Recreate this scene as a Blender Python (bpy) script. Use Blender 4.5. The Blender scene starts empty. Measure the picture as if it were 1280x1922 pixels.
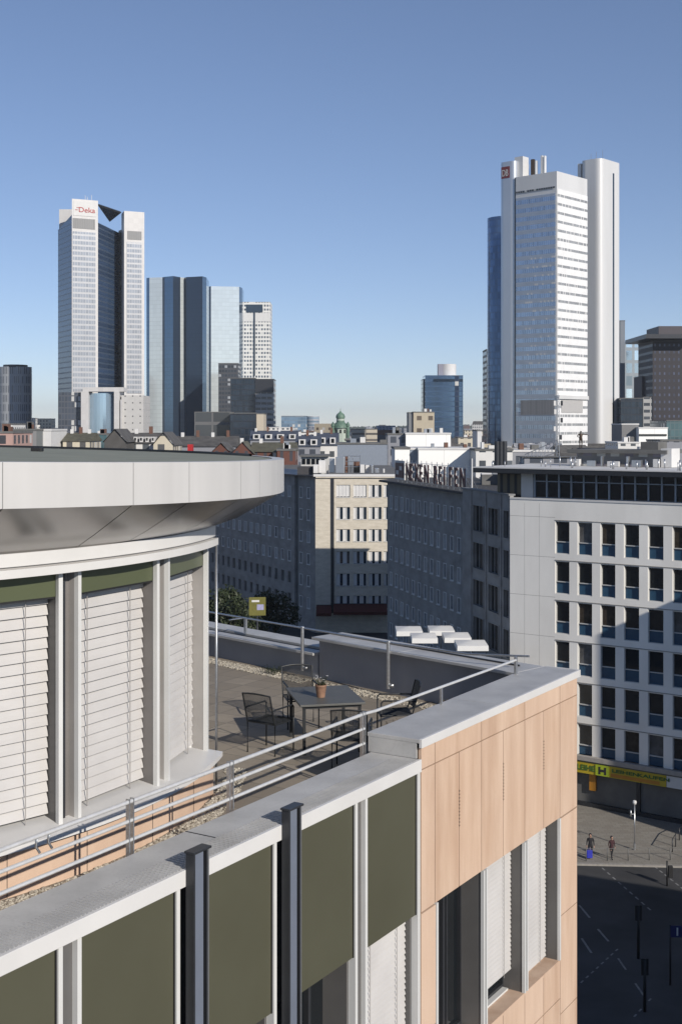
import bpy, bmesh, math, random
from mathutils import Vector, Matrix
R = math.radians
rnd = random.Random(7)
# ------------------------------------------------------------------ camera
F, HZ, H = 2400.0, 800.0, 31.5          # focal length in photo pixels, horizon row, eye height above the street
sc = bpy.context.scene
cam_d = bpy.data.cameras.new('camera'); cam = bpy.data.objects.new('camera', cam_d)
sc.collection.objects.link(cam); sc.camera = cam
cam.location = (0, 0, H); cam.rotation_euler = (R(90), 0, 0)
cam_d.sensor_fit = 'HORIZONTAL'; cam_d.sensor_width = 36; cam_d.lens = F/1280*36
cam_d.shift_y = -(961-HZ)/1280
cam_d.clip_start = .1; cam_d.clip_end = 30000
# ------------------------------------------------------------------ light
SX, SY, SEL = .60, -.80, 26.0
ce = math.cos(R(SEL)); SUN = Vector((SX*ce, SY*ce, math.sin(R(SEL))))
w = bpy.data.worlds.new('World'); sc.world = w; w.use_nodes = True
wn = w.node_tree.nodes; wl = w.node_tree.links
sky = wn.new('ShaderNodeTexSky'); sky.sky_type = 'NISHITA'; sky.sun_disc = False
sky.sun_elevation = R(SEL); sky.sun_rotation = math.atan2(SX, SY)
sky.air_density = .7; sky.dust_density = 0; sky.ozone_density = 3; sky.altitude = 100
bg = wn['Background']; bg.inputs[1].default_value = .1
def vop(op, a, b):                         # a thin autumn haze flattens the sky's gradient: mild power curve and tint on the sky itself
    x = wn.new('ShaderNodeVectorMath'); x.operation = op; wl.new(a, x.inputs[0]); x.inputs[1].default_value = b; return x.outputs[0]
gm = wn.new('ShaderNodeGamma'); gm.inputs[1].default_value = .84
wl.new(vop('MULTIPLY', sky.outputs[0], (.085,)*3), gm.inputs[0])
wl.new(vop('MULTIPLY', gm.outputs[0], (10.8, 10.4, 11.1)), bg.inputs[0])
sl = bpy.data.lights.new('sun', 'SUN'); sl.energy = 4.9; sl.angle = R(.53); sl.color = (1, .93, .84)
so = bpy.data.objects.new('sun', sl); sc.collection.objects.link(so)
so.rotation_euler = (-SUN).to_track_quat('-Z', 'Y').to_euler(); so.location = (60, -60, 120)
sc.view_settings.view_transform = 'Standard'; sc.view_settings.look = 'None'
sc.view_settings.exposure = 0.0; sc.view_settings.gamma = 1
sc.cycles.max_bounces = 6; sc.cycles.diffuse_bounces = 3; sc.cycles.glossy_bounces = 4
sc.cycles.volume_bounces = 0; sc.cycles.use_denoising = True

# ------------------------------------------------------------------ helpers
def lin(c):
    return tuple((x/12.92 if x <= .04045 else ((x+.055)/1.055)**2.4) for x in [v/255 for v in c])
def W(px, Y): return (px-640)/F*Y
def ZP(py, Y): return H-(py-HZ)/F*Y
class N:                                   # tiny node helper
    def __init__(s, name):
        s.m = bpy.data.materials.new(name); s.m.use_nodes = True
        s.t = s.m.node_tree; s.b = s.t.nodes['Principled BSDF']
    def n(s, t, **kw):
        x = s.t.nodes.new(t)
        for k, v in kw.items(): setattr(x, k, v)
        return x
    def l(s, a, b): s.t.links.new(a, b)
    def math(s, op, a, b=None, c=None):
        x = s.n('ShaderNodeMath', operation=op)
        for i, v in enumerate((a, b, c)):
            if v is None: continue
            if isinstance(v, (int, float)): x.inputs[i].default_value = v
            else: s.l(v, x.inputs[i])
        return x.outputs[0]
    def mix(s, f, a, b):
        x = s.n('ShaderNodeMix', data_type='RGBA')
        for i, v in ((0, f), (6, a), (7, b)):
            if isinstance(v, (int, float)): x.inputs[i].default_value = v
            elif isinstance(v, tuple): x.inputs[i].default_value = (*v[:3], 1)
            else: s.l(v, x.inputs[i])
        return x.outputs[2]
    def noise(s, scale, detail=4, stretch=(1, 1, 1), coord='Object', rough=.55):
        tc = s.n('ShaderNodeTexCoord'); mp = s.n('ShaderNodeMapping'); mp.inputs['Scale'].default_value = stretch
        s.l(tc.outputs[coord], mp.inputs[0])
        x = s.n('ShaderNodeTexNoise'); x.inputs['Scale'].default_value = scale; x.inputs['Detail'].default_value = detail
        x.inputs['Roughness'].default_value = rough
        s.l(mp.outputs[0], x.inputs['Vector']); return x.outputs[0]
    def ramp(s, f, a, b, ca=(0, 0, 0), cb=(1, 1, 1)):
        x = s.n('ShaderNodeValToRGB'); s.l(f, x.inputs[0])
        x.color_ramp.elements[0].position = a; x.color_ramp.elements[1].position = b
        x.color_ramp.elements[0].color = (*ca, 1); x.color_ramp.elements[1].color = (*cb, 1)
        return x.outputs[0]
    def bump(s, f, strength, dist=.01):
        x = s.n('ShaderNodeBump'); x.inputs['Strength'].default_value = strength; x.inputs['Distance'].default_value = dist
        s.l(f, x.inputs['Height']); s.l(x.outputs[0], s.b.inputs['Normal'])
ALB = .78                                  # all dull paints and stones are a little darker than the textbook values
def mat(name, c, rough=.7, metal=0, var=.12, scale=3, stretch=(1, 1, 1), c2=None, bump=0, spec=.5, coord='Object', detail=4):
    """c: linear base colour; a noise drives it between two close tones of the same paint or stone"""
    k = N(name)
    if metal < .5: c = tuple(x*ALB for x in c); c2 = c2 and tuple(x*ALB for x in c2)
    nf = k.noise(scale, detail, stretch, coord)
    a = tuple(x*(1-var) for x in c); b = c2 or tuple(min(1, x*(1+var)) for x in c)
    k.l(k.ramp(nf, .3, .7, a, b), k.b.inputs['Base Color'])
    k.b.inputs['Roughness'].default_value = rough; k.b.inputs['Metallic'].default_value = metal
    k.b.inputs['Specular IOR Level'].default_value = spec
    if bump: k.bump(nf, bump)
    return k.m
def grid(name, wall, glass, cw, ch, fw, fh, rough=.7, grough=.12, metal=0, gmetal=0, var=.35, blind=.15, x0=0, z0=0, blindc=(.5, .5, .48)):
    """facade pattern laid out in metres on the wall's own UVs: openings fw x fh of each cw x ch cell"""
    wall = tuple(x*ALB for x in wall)
    k = N(name); uv = k.n('ShaderNodeUVMap'); sp = k.n('ShaderNodeSeparateXYZ'); k.l(uv.outputs[0], sp.inputs[0])
    gx = k.math('DIVIDE', k.math('ADD', sp.outputs[0], x0+500*cw), cw); gz = k.math('DIVIDE', k.math('ADD', sp.outputs[1], z0+100*ch), ch)
    fx = k.math('FRACT', gx); fz = k.math('FRACT', gz)
    mx = k.math('LESS_THAN', k.math('ABSOLUTE', k.math('SUBTRACT', fx, .5)), fw/2)
    mz = k.math('LESS_THAN', k.math('ABSOLUTE', k.math('SUBTRACT', fz, .5)), fh/2)
    m = k.math('MULTIPLY', mx, mz)
    cb = k.n('ShaderNodeCombineXYZ'); k.l(k.math('FLOOR', gx), cb.inputs[0]); k.l(k.math('FLOOR', gz), cb.inputs[1])
    wn_ = k.n('ShaderNodeTexWhiteNoise', noise_dimensions='2D'); k.l(cb.outputs[0], wn_.inputs[0])
    ga = tuple(x*(1-var) for x in glass); gb = tuple(x*(1+var) for x in glass)
    gc = k.mix(wn_.outputs[0], ga, gb)
    isb = k.math('LESS_THAN', wn_.outputs[0], blind)
    gc = k.mix(isb, gc, blindc)
    nz = k.noise(.35, 4)
    wc = k.mix(nz, tuple(x*.86 for x in wall), tuple(min(1, x*1.1) for x in wall))
    k.l(k.mix(m, wc, gc), k.b.inputs['Base Color'])
    gm = k.math('MULTIPLY', m, k.math('SUBTRACT', 1, isb))
    k.l(k.math('ADD', rough, k.math('MULTIPLY', gm, grough-rough)), k.b.inputs['Roughness'])
    k.l(k.math('ADD', metal, k.math('MULTIPLY', gm, gmetal-metal)), k.b.inputs['Metallic'])
    return k.m

class MB:
    """collects boxes, prisms and tubes in world metres and links them as one mesh object"""
    def __init__(s): s.v = []; s.f = []; s.uv = []; s.mi = []; s.cur = 0; s.sm = []
    def face(s, pts, uvs=None, smooth=False):
        i = len(s.v); s.v += [tuple(p) for p in pts]; s.f.append(list(range(i, i+len(pts))))
        s.uv.append(uvs or [(p[0], p[1]) for p in pts]); s.mi.append(s.cur); s.sm.append(smooth)
    def prism(s, poly, z0, z1, ztop=None, off=0):
        n = len(poly); d = off; zt = ztop or [z1]*n; zb = [z0]*n
        for i in range(n):
            a, b = poly[i], poly[(i+1) % n]; j = (i+1) % n
            L = math.hypot(b[0]-a[0], b[1]-a[1])
            s.face([(*a, zb[i]), (*b, zb[j]), (*b, zt[j]), (*a, zt[i])], [(d, zb[i]), (d+L, zb[j]), (d+L, zt[j]), (d, zt[i])]); d += L
        s.face([(*p, zt[i]) for i, p in enumerate(poly)]); s.face([(*p, z0) for p in poly][::-1])
        return s
    def box(s, x0, x1, y0, y1, z0, z1): return s.prism([(x0, y0), (x1, y0), (x1, y1), (x0, y1)], z0, z1)
    def fbox(s, fr, xs, ys, zs):
        (px, py), a, n = fr
        P = lambda x, y: (px+a[0]*x+n[0]*y, py+a[1]*x+n[1]*y)
        poly = [P(xs[0], ys[0]), P(xs[1], ys[0]), P(xs[1], ys[1]), P(xs[0], ys[1])]
        n_ = 4; us = [xs[0], xs[1], xs[1], xs[0]]
        for i in range(4):
            p, q = poly[i], poly[(i+1) % 4]
            if i in (0, 2): u0, u1 = us[i], us[(i+1) % 4]
            else: u0, u1 = 0, ys[1]-ys[0]
            s.face([(*p, zs[0]), (*q, zs[0]), (*q, zs[1]), (*p, zs[1])], [(u0, zs[0]), (u1, zs[0]), (u1, zs[1]), (u0, zs[1])])
        s.face([(*p, zs[1]) for p in poly]); s.face([(*p, zs[0]) for p in poly][::-1]); return s
    def tube(s, pts, r, n=10, cap=True):
        pts = [Vector(p) for p in pts]; rings = []
        for i, p in enumerate(pts):
            d = (pts[min(i+1, len(pts)-1)]-pts[max(i-1, 0)]).normalized()
            x = d.cross(Vector((0, 0, 1)));  x = x.normalized() if x.length > 1e-3 else Vector((1, 0, 0))
            y = d.cross(x).normalized(); rr = r[i] if isinstance(r, (list, tuple)) else r
            rings.append([p+(x*math.cos(t)+y*math.sin(t))*rr for t in [2*math.pi*k/n for k in range(n)]])
        for A, B in zip(rings, rings[1:]):
            for k in range(n): s.face([A[k], A[(k+1) % n], B[(k+1) % n], B[k]], smooth=n > 6)
        if cap: s.face(rings[0][::-1]); s.face(rings[-1])
        return s
    def bar(s, a, b, w_, h_=None): return s.tube([a, b], (w_ if h_ is None else w_)*.7071, 4)
    def lathe(s, c, prof, n=24):
        for (r0, z0), (r1, z1) in zip(prof, prof[1:]):
            for k in range(n):
                a, b = 2*math.pi*k/n, 2*math.pi*(k+1)/n
                P = lambda r, z, t: (c[0]+r*math.cos(t), c[1]+r*math.sin(t), z)
                pts = [P(r0, z0, a), P(r0, z0, b), P(r1, z1, b), P(r1, z1, a)]
                if r0 < 1e-6: pts = pts[1:]
                elif r1 < 1e-6: pts = pts[:3]
                s.face(pts, smooth=True)
        return s
    def build(s, name, mats, parent=None, bevel=0, merge=True, local=None):
        me = bpy.data.meshes.new(name)
        o = bpy.data.objects.new(name, me); sc.collection.objects.link(o)
        off = Vector((0, 0, 0)) if local else (Vector(parent.location) if parent else Vector((0, 0, 0)))
        if local is None and parent is None and s.v:
            xs = [v[0] for v in s.v]; ys = [v[1] for v in s.v]; off = Vector(((min(xs)+max(xs))/2, (min(ys)+max(ys))/2, min(v[2] for v in s.v)))
            o.location = off
        me.from_pydata([tuple(Vector(v)-off) for v in s.v], [], s.f)
        uvl = me.uv_layers.new(name='UVMap'); k = 0
        for u in s.uv:
            for q in u: uvl.data[k].uv = q; k += 1
        for m in (mats if isinstance(mats, (list, tuple)) else [mats]): me.materials.append(m)
        soft = any(s.sm)
        me.polygons.foreach_set('material_index', s.mi); me.polygons.foreach_set('use_smooth', s.sm)
        bm = bmesh.new(); bm.from_mesh(me)
        if merge: bmesh.ops.remove_doubles(bm, verts=bm.verts, dist=1e-4)
        bmesh.ops.recalc_face_normals(bm, faces=bm.faces)
        if soft:
            for e in bm.edges:
                if len(e.link_faces) == 2 and e.calc_face_angle(0) > .6: e.smooth = False
        bm.to_mesh(me); bm.free()
        if bevel:
            md = o.modifiers.new('bevel', 'BEVEL'); md.width = bevel; md.segments = 2; md.limit_method = 'ANGLE'; md.angle_limit = R(40)
        if parent: o.parent = parent
        return o
def tag(o, label=None, cat=None, group=None, kind=None):
    for k, v in (('label', label), ('category', cat), ('group', group), ('kind', kind)):
        if v: o[k] = v
    return o
def thing(name, label, cat, loc, group=None):
    o = bpy.data.objects.new(name, None); sc.collection.objects.link(o); o.empty_display_size = .2
    o.location = loc; return tag(o, label, cat, group)
def copy_tree(o, parent=None):
    c = o.copy(); sc.collection.objects.link(c); c.parent = parent
    for ch in KIDS(o): copy_tree(ch, c)
    return c
def KIDS(o): return [x for x in sc.objects if x.parent == o]
def text(name, body, size, m, parent, fr, x, y, z, ext=.03, center=False, bold=0, spacing=1.0, sx=1):
    """raised letters on the plane of frame fr, left end at x, baseline at z"""
    cu = bpy.data.curves.new(name, 'FONT'); cu.body = body; cu.size = size; cu.extrude = ext; cu.offset = bold
    cu.space_character = spacing
    if center: cu.align_x = 'CENTER'
    t = bpy.data.objects.new(name, cu); sc.collection.objects.link(t)
    bpy.context.view_layer.update()
    me = bpy.data.meshes.new_from_object(t.evaluated_get(bpy.context.evaluated_depsgraph_get()))
    bpy.data.objects.remove(t)
    o = bpy.data.objects.new(name, me); sc.collection.objects.link(o); me.materials.clear(); me.materials.append(m)
    (px, py), a, n = fr
    o.location = Vector((px+a[0]*x+n[0]*y, py+a[1]*x+n[1]*y, z))-(Vector(parent.location) if parent else Vector())
    o.rotation_euler = (R(90), 0, math.atan2(a[1], a[0])); o.scale = (sx, 1, 1)
    if parent: o.parent = parent
    return o
def frame(p, n):                           # facade frame: outward normal n, x axis to the viewer's right
    L = math.hypot(*n); n = (n[0]/L, n[1]/L); return (tuple(p), (-n[1], n[0]), n)
def FP(fr, x, y=0): return (fr[0][0]+fr[1][0]*x+fr[2][0]*y, fr[0][1]+fr[1][1]*x+fr[2][1]*y)
def place(o, fr, x, y, z, parent):
    px, py = FP(fr, x, y); o.parent = parent
    o.location = Vector((px, py, z))-Vector(parent.location); o.rotation_euler = (0, 0, math.atan2(fr[1][1], fr[1][0])); return o
LF = ((0, 0), (1, 0), (0, -1))             # local facade frame: x right, outward is -y
def wall_openings(mb, fr, W_, z0, z1, cols, rows, th=.3):
    """a wall slab with real rectangular holes"""
    zs = z0
    for a, b in rows:
        mb.fbox(fr, (0, W_), (-th, 0), (zs, a)); xs = 0
        for c, d in cols:
            mb.fbox(fr, (xs, c), (-th, 0), (a, b)); xs = d
        mb.fbox(fr, (xs, W_), (-th, 0), (a, b)); zs = b
    mb.fbox(fr, (0, W_), (-th, 0), (zs, z1))
# ------------------------------------------------------------------ materials
M = {}
M['white_metal'] = mat('white coated metal', (.74, .73, .71), .38, 0, .05, 1.2, c2=(.78, .77, .75))
M['white_post'] = mat('white window profile', (.72, .72, .70), .35, 0, .04, 2)
M['alu'] = mat('brushed aluminium', (.55, .56, .57), .33, .85, .08, 6, (1, 1, .2))
M['steel'] = mat('galvanised steel', (.50, .51, .52), .35, .9, .15, 30)
M['steel_rail'] = mat('rail tube', (.78, .78, .77), .3, .35, .08, 14)
M['dark_metal'] = mat('dark anodised metal', (.045, .048, .055), .4, .3, .1, 5)
M['reveal'] = mat('window reveal grey', (.16, .155, .15), .5, .2, .08, 2)
M['reveal_mid'] = mat('window reveal mid grey', (.22, .205, .195), .5, .1, .08, 2)
M['reveal_lt'] = mat('window reveal light grey', (.40, .38, .36), .5, .1, .08, 2)
M['blue_alu'] = mat('blue grey fin aluminium', (.30, .34, .42), .3, .6, .05, 3)
M['green'] = mat('olive spandrel panel', (.092, .090, .058), .42, 0, .05, .7, c2=(.101, .100, .066))
M['green_lt'] = mat('olive glass spandrel', (.10, .115, .062), .3, 0, .05, .7)
M['glass'] = mat('dark glass', (.012, .015, .018), .04, 0, .1, 1, spec=.9)
M['glass_blue'] = mat('blue grey glass', (.02, .035, .055), .05, 0, .15, .5, spec=.9)
M['black'] = mat('black rubber', (.012, .012, .013), .6)
M['render_grey'] = mat('blue grey render', (.31, .32, .355), .85, 0, .1, .8, c2=(.38, .39, .425))
M['chair'] = mat('anthracite steel mesh', (.030, .033, .036), .5, .3, .1, 20)
M['table'] = mat('dark table slab', (.115, .115, .105), .55, 0, .1, 9)
M['terracotta'] = mat('pale terracotta', (.30, .17, .11), .8, 0, .2, 18)
M['bronze'] = mat('weathered bronze', (.055, .035, .022), .55, .4, .3, 4)
def coping_mat():
    k = N('titanium zinc coping'); nf = k.noise(2.2, 6, (1, 1, 1)); n2 = k.noise(30, 3, (1, 1, 1))
    c = k.ramp(nf, .25, .75, (.36, .357, .35), (.50, .497, .485))
    c = k.mix(k.math('MULTIPLY', k.ramp(n2, .5, .8), .25), c, (.25, .245, .24))
    k.l(c, k.b.inputs['Base Color']); k.b.inputs['Roughness'].default_value = .5; k.b.inputs['Metallic'].default_value = .15
    return k.m
M['coping'] = coping_mat()
def sandstone():
    k = N('peach sandstone cladding')
    big = k.noise(.9, 3); st = k.noise(3.5, 6, (1, 1, .16)); fine = k.noise(70, 3)
    c = k.ramp(st, .34, .66, (.40, .275, .195), (.56, .425, .32))
    gr_ = k.noise(14, 8, (1, 1, .06)); c = k.mix(k.math('MULTIPLY', k.ramp(gr_, .5, .75), .35), c, (.40, .285, .205)); bl_ = k.noise(1.6, 5, (1, 1, .6)); c = k.mix(k.math('MULTIPLY', k.ramp(bl_, .55, .8), .35), c, (.60, .49, .40))
    c = k.mix(k.math('MULTIPLY', big, .5), c, (.47, .29, .18))
    # every stone panel is cut from another block
    uv = k.n('ShaderNodeUVMap'); sp = k.n('ShaderNodeSeparateXYZ'); k.l(uv.outputs[0], sp.inputs[0])
    at = k.n('ShaderNodeObjectInfo')
    c = k.mix(k.math('MULTIPLY', at.outputs['Random'], .55), c, (.60, .45, .34))
    c = k.mix(k.math('MULTIPLY', k.ramp(fine, .45, .75), .16), c, (.32, .20, .13))
    k.l(c, k.b.inputs['Base Color']); k.b.inputs['Roughness'].default_value = .75; k.bump(fine, .12, .004); return k.m
M['stone'] = sandstone()
def soffit():
    k = N('satin metal soffit'); nf = k.noise(1.2, 2)
    k.l(k.ramp(nf, .3, .7, (.30, .29, .28), (.36, .35, .34)), k.b.inputs['Base Color'])
    k.b.inputs['Metallic'].default_value = .85; k.b.inputs['Roughness'].default_value = .22; return k.m
M['soffit'] = soffit()
def fascia():
    k = N('white fascia sheet'); st = k.noise(2.2, 5, (1, 1, .05)); b = k.noise(.7, 2)
    c = k.ramp(st, .35, .7, (.47, .462, .45), (.53, .522, .508))
    k.l(k.mix(k.math('MULTIPLY', k.ramp(b, .55, .75), .3), c, (.42, .41, .395)), k.b.inputs['Base Color'])
    k.b.inputs['Roughness'].default_value = .42; return k.m
M['fascia'] = fascia()
def blindm():
    k = N('blind slat lacquer'); nf = k.noise(1.5, 3)
    k.l(k.ramp(nf, .3, .7, (.435, .42, .405), (.495, .48, .462)), k.b.inputs['Base Color'])
    k.b.inputs['Roughness'].default_value = .42; return k.m
M['blind'] = blindm()
def pavers():
    k = N('concrete terrace pavers'); uv = k.n('ShaderNodeUVMap')
    br = k.n('ShaderNodeTexBrick'); k.l(uv.outputs[0], br.inputs[0]); br.offset = 0
    br.inputs['Scale'].default_value = 1; br.inputs['Brick Width'].default_value = .5; br.inputs['Row Height'].default_value = .5
    br.inputs['Mortar Size'].default_value = .008; br.inputs['Mortar Smooth'].default_value = .1
    br.inputs['Color1'].default_value = (.195, .165, .125, 1); br.inputs['Color2'].default_value = (.285, .245, .19, 1); br.inputs['Mortar'].default_value = (.10, .09, .075, 1)
    nf = k.noise(3, 6); n2 = k.noise(60, 3)
    c = k.mix(k.math('MULTIPLY', k.ramp(nf, .35, .7), .5), br.outputs[0], (.18, .155, .125))
    c = k.mix(k.math('MULTIPLY', k.ramp(n2, .4, .7), .25), c, (.28, .255, .22))
    k.l(c, k.b.inputs['Base Color']); k.b.inputs['Roughness'].default_value = .85; k.bump(n2, .3, .004); return k.m
M['pavers'] = pavers()
def pebblem():
    k = N('round pebbles'); at = k.n('ShaderNodeNewGeometry')
    k.l(k.ramp(at.outputs['Random Per Island'], 0, 1, (.17, .15, .12), (.50, .46, .38)), k.b.inputs['Base Color']); k.b.inputs['Roughness'].default_value = .7; return k.m
M['pebble'] = pebblem()
M['road'] = mat('asphalt', (.036, .037, .040), .85, 0, .25, .22, c2=(.068, .068, .070), detail=10, bump=.1)
M['roadpaint'] = mat('road paint', (.24, .24, .235), .7, 0, .3, 3)
M['kerb'] = mat('granite kerb', (.33, .31, .28), .8, 0, .15, 4)
def paving():
    k = N('street paving'); uv = k.n('ShaderNodeUVMap'); br = k.n('ShaderNodeTexBrick'); k.l(uv.outputs[0], br.inputs[0])
    br.inputs['Scale'].default_value = 1; br.inputs['Brick Width'].default_value = .6; br.inputs['Row Height'].default_value = .4; br.inputs['Mortar Size'].default_value = .015
    br.inputs['Color1'].default_value = (.20, .18, .155, 1); br.inputs['Color2'].default_value = (.25, .235, .205, 1); br.inputs['Mortar'].default_value = (.14, .13, .11, 1)
    nf = k.noise(.5, 5); k.l(k.mix(k.math('MULTIPLY', k.ramp(nf, .35, .7), .45), br.outputs[0], (.19, .175, .15)), k.b.inputs['Base Color'])
    k.b.inputs['Roughness'].default_value = .85; return k.m
M['paving'] = paving()
M['limestone'] = mat('pale limestone wall', (1.0, .97, .90), .8, 0, .07, .35, c2=(1.1, 1.07, 1.0), stretch=(1, 1, .35), detail=8)
M['limeframe'] = mat('light window frame', (.62, .62, .60), .5, 0, .05, 2)
M['blue_panel'] = mat('blue glass parapet panel', (.035, .095, .165), .25, 0, .12, .8)
M['roof_grey'] = mat('grey roof felt', (.16, .16, .155), .9, 0, .2, .6)
M['grey_stone'] = mat('grey rendered stone facade', (.30, .29, .275), .85, 0, .12, .5, c2=(.40, .39, .375), stretch=(1, 1, 1.5), detail=8)
M['travertine'] = mat('cream travertine', (.66, .60, .49), .8, 0, .1, .8, stretch=(1, 1, 3), c2=(.76, .70, .59), detail=8)
M['net'] = mat('net curtain behind glass', (.42, .43, .44), .25, 0, .3, 3, (1, 1, .1))
M['white_wall'] = mat('white render', (.74, .735, .72), .75, 0, .05, .5)
M['sign_red'] = mat('dark red sign letters', (.085, .018, .02), .5)
M['sign_side'] = mat('white sign letter sides', (.70, .69, .66), .5)
M['yellow'] = mat('yellow shop fascia', (.55, .42, .02), .5, 0, .1, 1)
M['orange'] = mat('orange sign band', (.55, .24, .02), .5, 0, .1, 1)
M['awning'] = mat('dark red awning cloth', (.10, .022, .016), .85, 0, .15, 3)
M['leaf'] = mat('foliage', (.022, .034, .012), .6, 0, .35, 2.5, c2=(.05, .07, .025))
M['leaf_dry'] = mat('dry stems', (.17, .13, .06), .8, 0, .3, 10)
M['bark'] = mat('bark', (.05, .04, .03), .9)
M['cloth_dark'] = mat('dark cloth', (.02, .02, .024), .9)
M['cloth_red'] = mat('dark maroon cloth', (.05, .018, .022), .9)
M['skin'] = mat('skin', (.42, .25, .18), .6)
M['bag_blue'] = mat('blue plastic bag', (.03, .04, .45), .5)
M['parasol'] = mat('white parasol cloth', (.82, .82, .80), .8, 0, .03, 1)
M['petal'] = mat('white petals', (.8, .78, .76), .7)

# ================================================================== NEAR STONE BUILDING
O = (.982, 15.71); NV = (.8505, -.526)
FA = frame(O, NV); TH = H-4.63            # terrace level
ZR = lambda z: H+z                        # height relative to the eye
hb = thing('stone_clad_building', 'peach sandstone and olive panel building with a roof terrace, nearest to the camera', 'building', (*FP(FA, 0, -3), 0))
def part(name, mb, m, parent=hb, **k): return mb.build(name, m, parent, **k)
# core behind the cladding (dark backing seen in joints), terrace slab
NW = frame(FP(FA, 5.2, 0), (.5, .85))     # helper only for directions
farA = FP(FA, 5.2, 0); dirb = (-.690, .723)
OVH = .07                                  # the coping's lip over the inner face
def BK(t, off=0):                          # point along the back parapet's inner line, off = towards outside
    nx, ny = .723, .690
    return (2.744+dirb[0]*t+nx*off, 19.96+dirb[1]*t+ny*off)
outer = [FP(FA, -14, -.5), FP(FA, 5.0, -.5), (BK(0, .6)), BK(8.0, .6), BK(16, .6), (-24, 12), (-14, -3)]
part('core', MB().prism(outer, 0, TH-.05), M['roof_grey'])
fl = MB(); poly = [FP(FA, -14, -.5), FP(FA, 4.7, -.5), BK(0, .3), BK(16, .3), (-24, 12), (-14, -3)]
fl.face([(*p, TH) for p in poly], [((p[0]*.526+p[1]*.85), (p[0]*.85-p[1]*.526)) for p in poly]); part('terrace_floor', fl, M['pavers'])
# --- orange stone wall, each slab its own part
def slab(x0, x1, z0, z1, y=0, th=.04, fr=FA, g=.008, nm='stone_slab'):
    b = MB(); b.fbox(fr, (x0+g, x1-g), (y-th, y), (z0+g, z1-g)); return part(nm, b, M['stone'])
part('joint_backing', MB().fbox(FA, (0, 5.17), (-.158, -.05), (ZR(-5.99), ZR(-3.98))).fbox(FA, (0, .40), (-.158, -.05), (ZR(-14), ZR(-5.99))).fbox(FA, (4.5, 5.17), (-.158, -.05), (ZR(-14), ZR(-5.99))).fbox(FA, (.4, 4.5), (-.158, -.05), (ZR(-14), ZR(-8.22))), M['black'])
rows1 = [0, .37, 1.72, 3.16, 4.49, 5.2]
for a, b in zip(rows1, rows1[1:]): slab(a, b, ZR(-4.23), ZR(-3.95))
rows2 = [0, .37, 1.05, 1.72, 2.42, 3.16, 3.85, 4.49, 5.2]
for a, b in zip(rows2, rows2[1:]):
    slab(a, b, ZR(-5.99), ZR(-4.23))
for a, b in ((0, .40), (4.5, 5.2)):
    for z in (-7.5, -9.0, -10.5, -12): slab(a, b, ZR(z), ZR(z+1.5 if z > -7.6 else z+1.5)-.0)
for z0, z1 in ((-8.75, -8.16), (-10.6, -8.75), (-12.4, -10.6)):
    for a, b in ((.40, 1.05), (1.05, 1.72), (1.72, 2.42), (2.42, 3.16), (3.16, 3.85), (3.85, 4.5)): slab(a, b, ZR(z0), ZR(z1))
# end return of the stone wall, beyond the far corner
part('end_wall', MB().prism([FP(FA, 5.2, -.002), FP(FA, 5.28, -.2), BK(0, .72), (BK(0, .6))], 0, ZR(-3.97)), M['stone'])
sl_ = MB()
for x, z0, z1 in ((1.05, -5.2, -4.75), (2.42, -5.2, -4.7), (3.85, -5.1, -4.65)):
    z = z0
    while z < z1: sl_.fbox(FA, (x-.008, x+.014), (-.03, .004), (ZR(z), ZR(z)+.018)); z += .045
part('vent_slits', sl_, M['black'])
# sill and head of the window strip
b = MB(); b.fbox(FA, (.40, 4.5), (-.40, -.001), (ZR(-8.20), ZR(-8.16))); 
part('stone_sill', b, M['stone'])
# high coping with its white edge trim
HC0, HC1 = ZR(-3.95), ZR(-3.85)
def P2(u, v): return FP(FA, u, v)
part('coping', MB().prism([P2(-.03, -.012), P2(2.3, -.012), P2(2.3, -.75), P2(-.03, -.75)], HC1-.05, HC1), M['coping'], bevel=.006)
part('coping', MB().prism([P2(2.306, -.012), P2(5.22, -.012), BK(.02, .74), BK(0, -OVH+.03), P2(4.54, -.75), P2(2.306, -.75)], HC1-.05, HC1), M['coping'], bevel=.006)
part('coping', MB().prism([BK(0.04, .74), BK(2.5, .74), BK(2.5, -OVH+.03), BK(0.02, -OVH+.03)], HC1-.051, HC1-.001), M['coping'], bevel=.006)
part('coping', MB().prism([BK(2.506, .74), BK(4.72, .74), BK(4.72, -OVH+.03), BK(2.506, -OVH+.03)], HC1-.05, HC1), M['coping'], bevel=.006)
part('coping_stripe', MB().prism([BK(0.3, .46), BK(4.7, .46), BK(4.7, .43), BK(0.3, .43)], HC1, HC1+.025), M['dark_metal'])
part('edge_trim', MB().fbox(FA, (-.03, 5.22), (-.012, .03), (ZR(-3.955), ZR(-3.845))), M['white_metal'], bevel=.004)
part('edge_trim', MB().prism([P2(5.22, .03), P2(5.222, -.012), BK(0, .745), BK(0, .78), P2(5.27, .03)], ZR(-3.955), ZR(-3.845)), M['white_metal'])
# high parapet bodies
part('parapet', MB().fbox(FA, (.0, 4.52), (-.72, -.162), (TH, HC1-.05)), M['render_grey'])
part('parapet', MB().prism([BK(0, .14), BK(4.70, .14), BK(4.70, .70), BK(0, .70)], TH, HC1-.052), M['render_grey'])
part('parapet_end', MB().fbox(FA, (-.028, -.001), (-.735, -.05), (ZR(-4.09), ZR(-3.90))), M['coping'])
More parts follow.
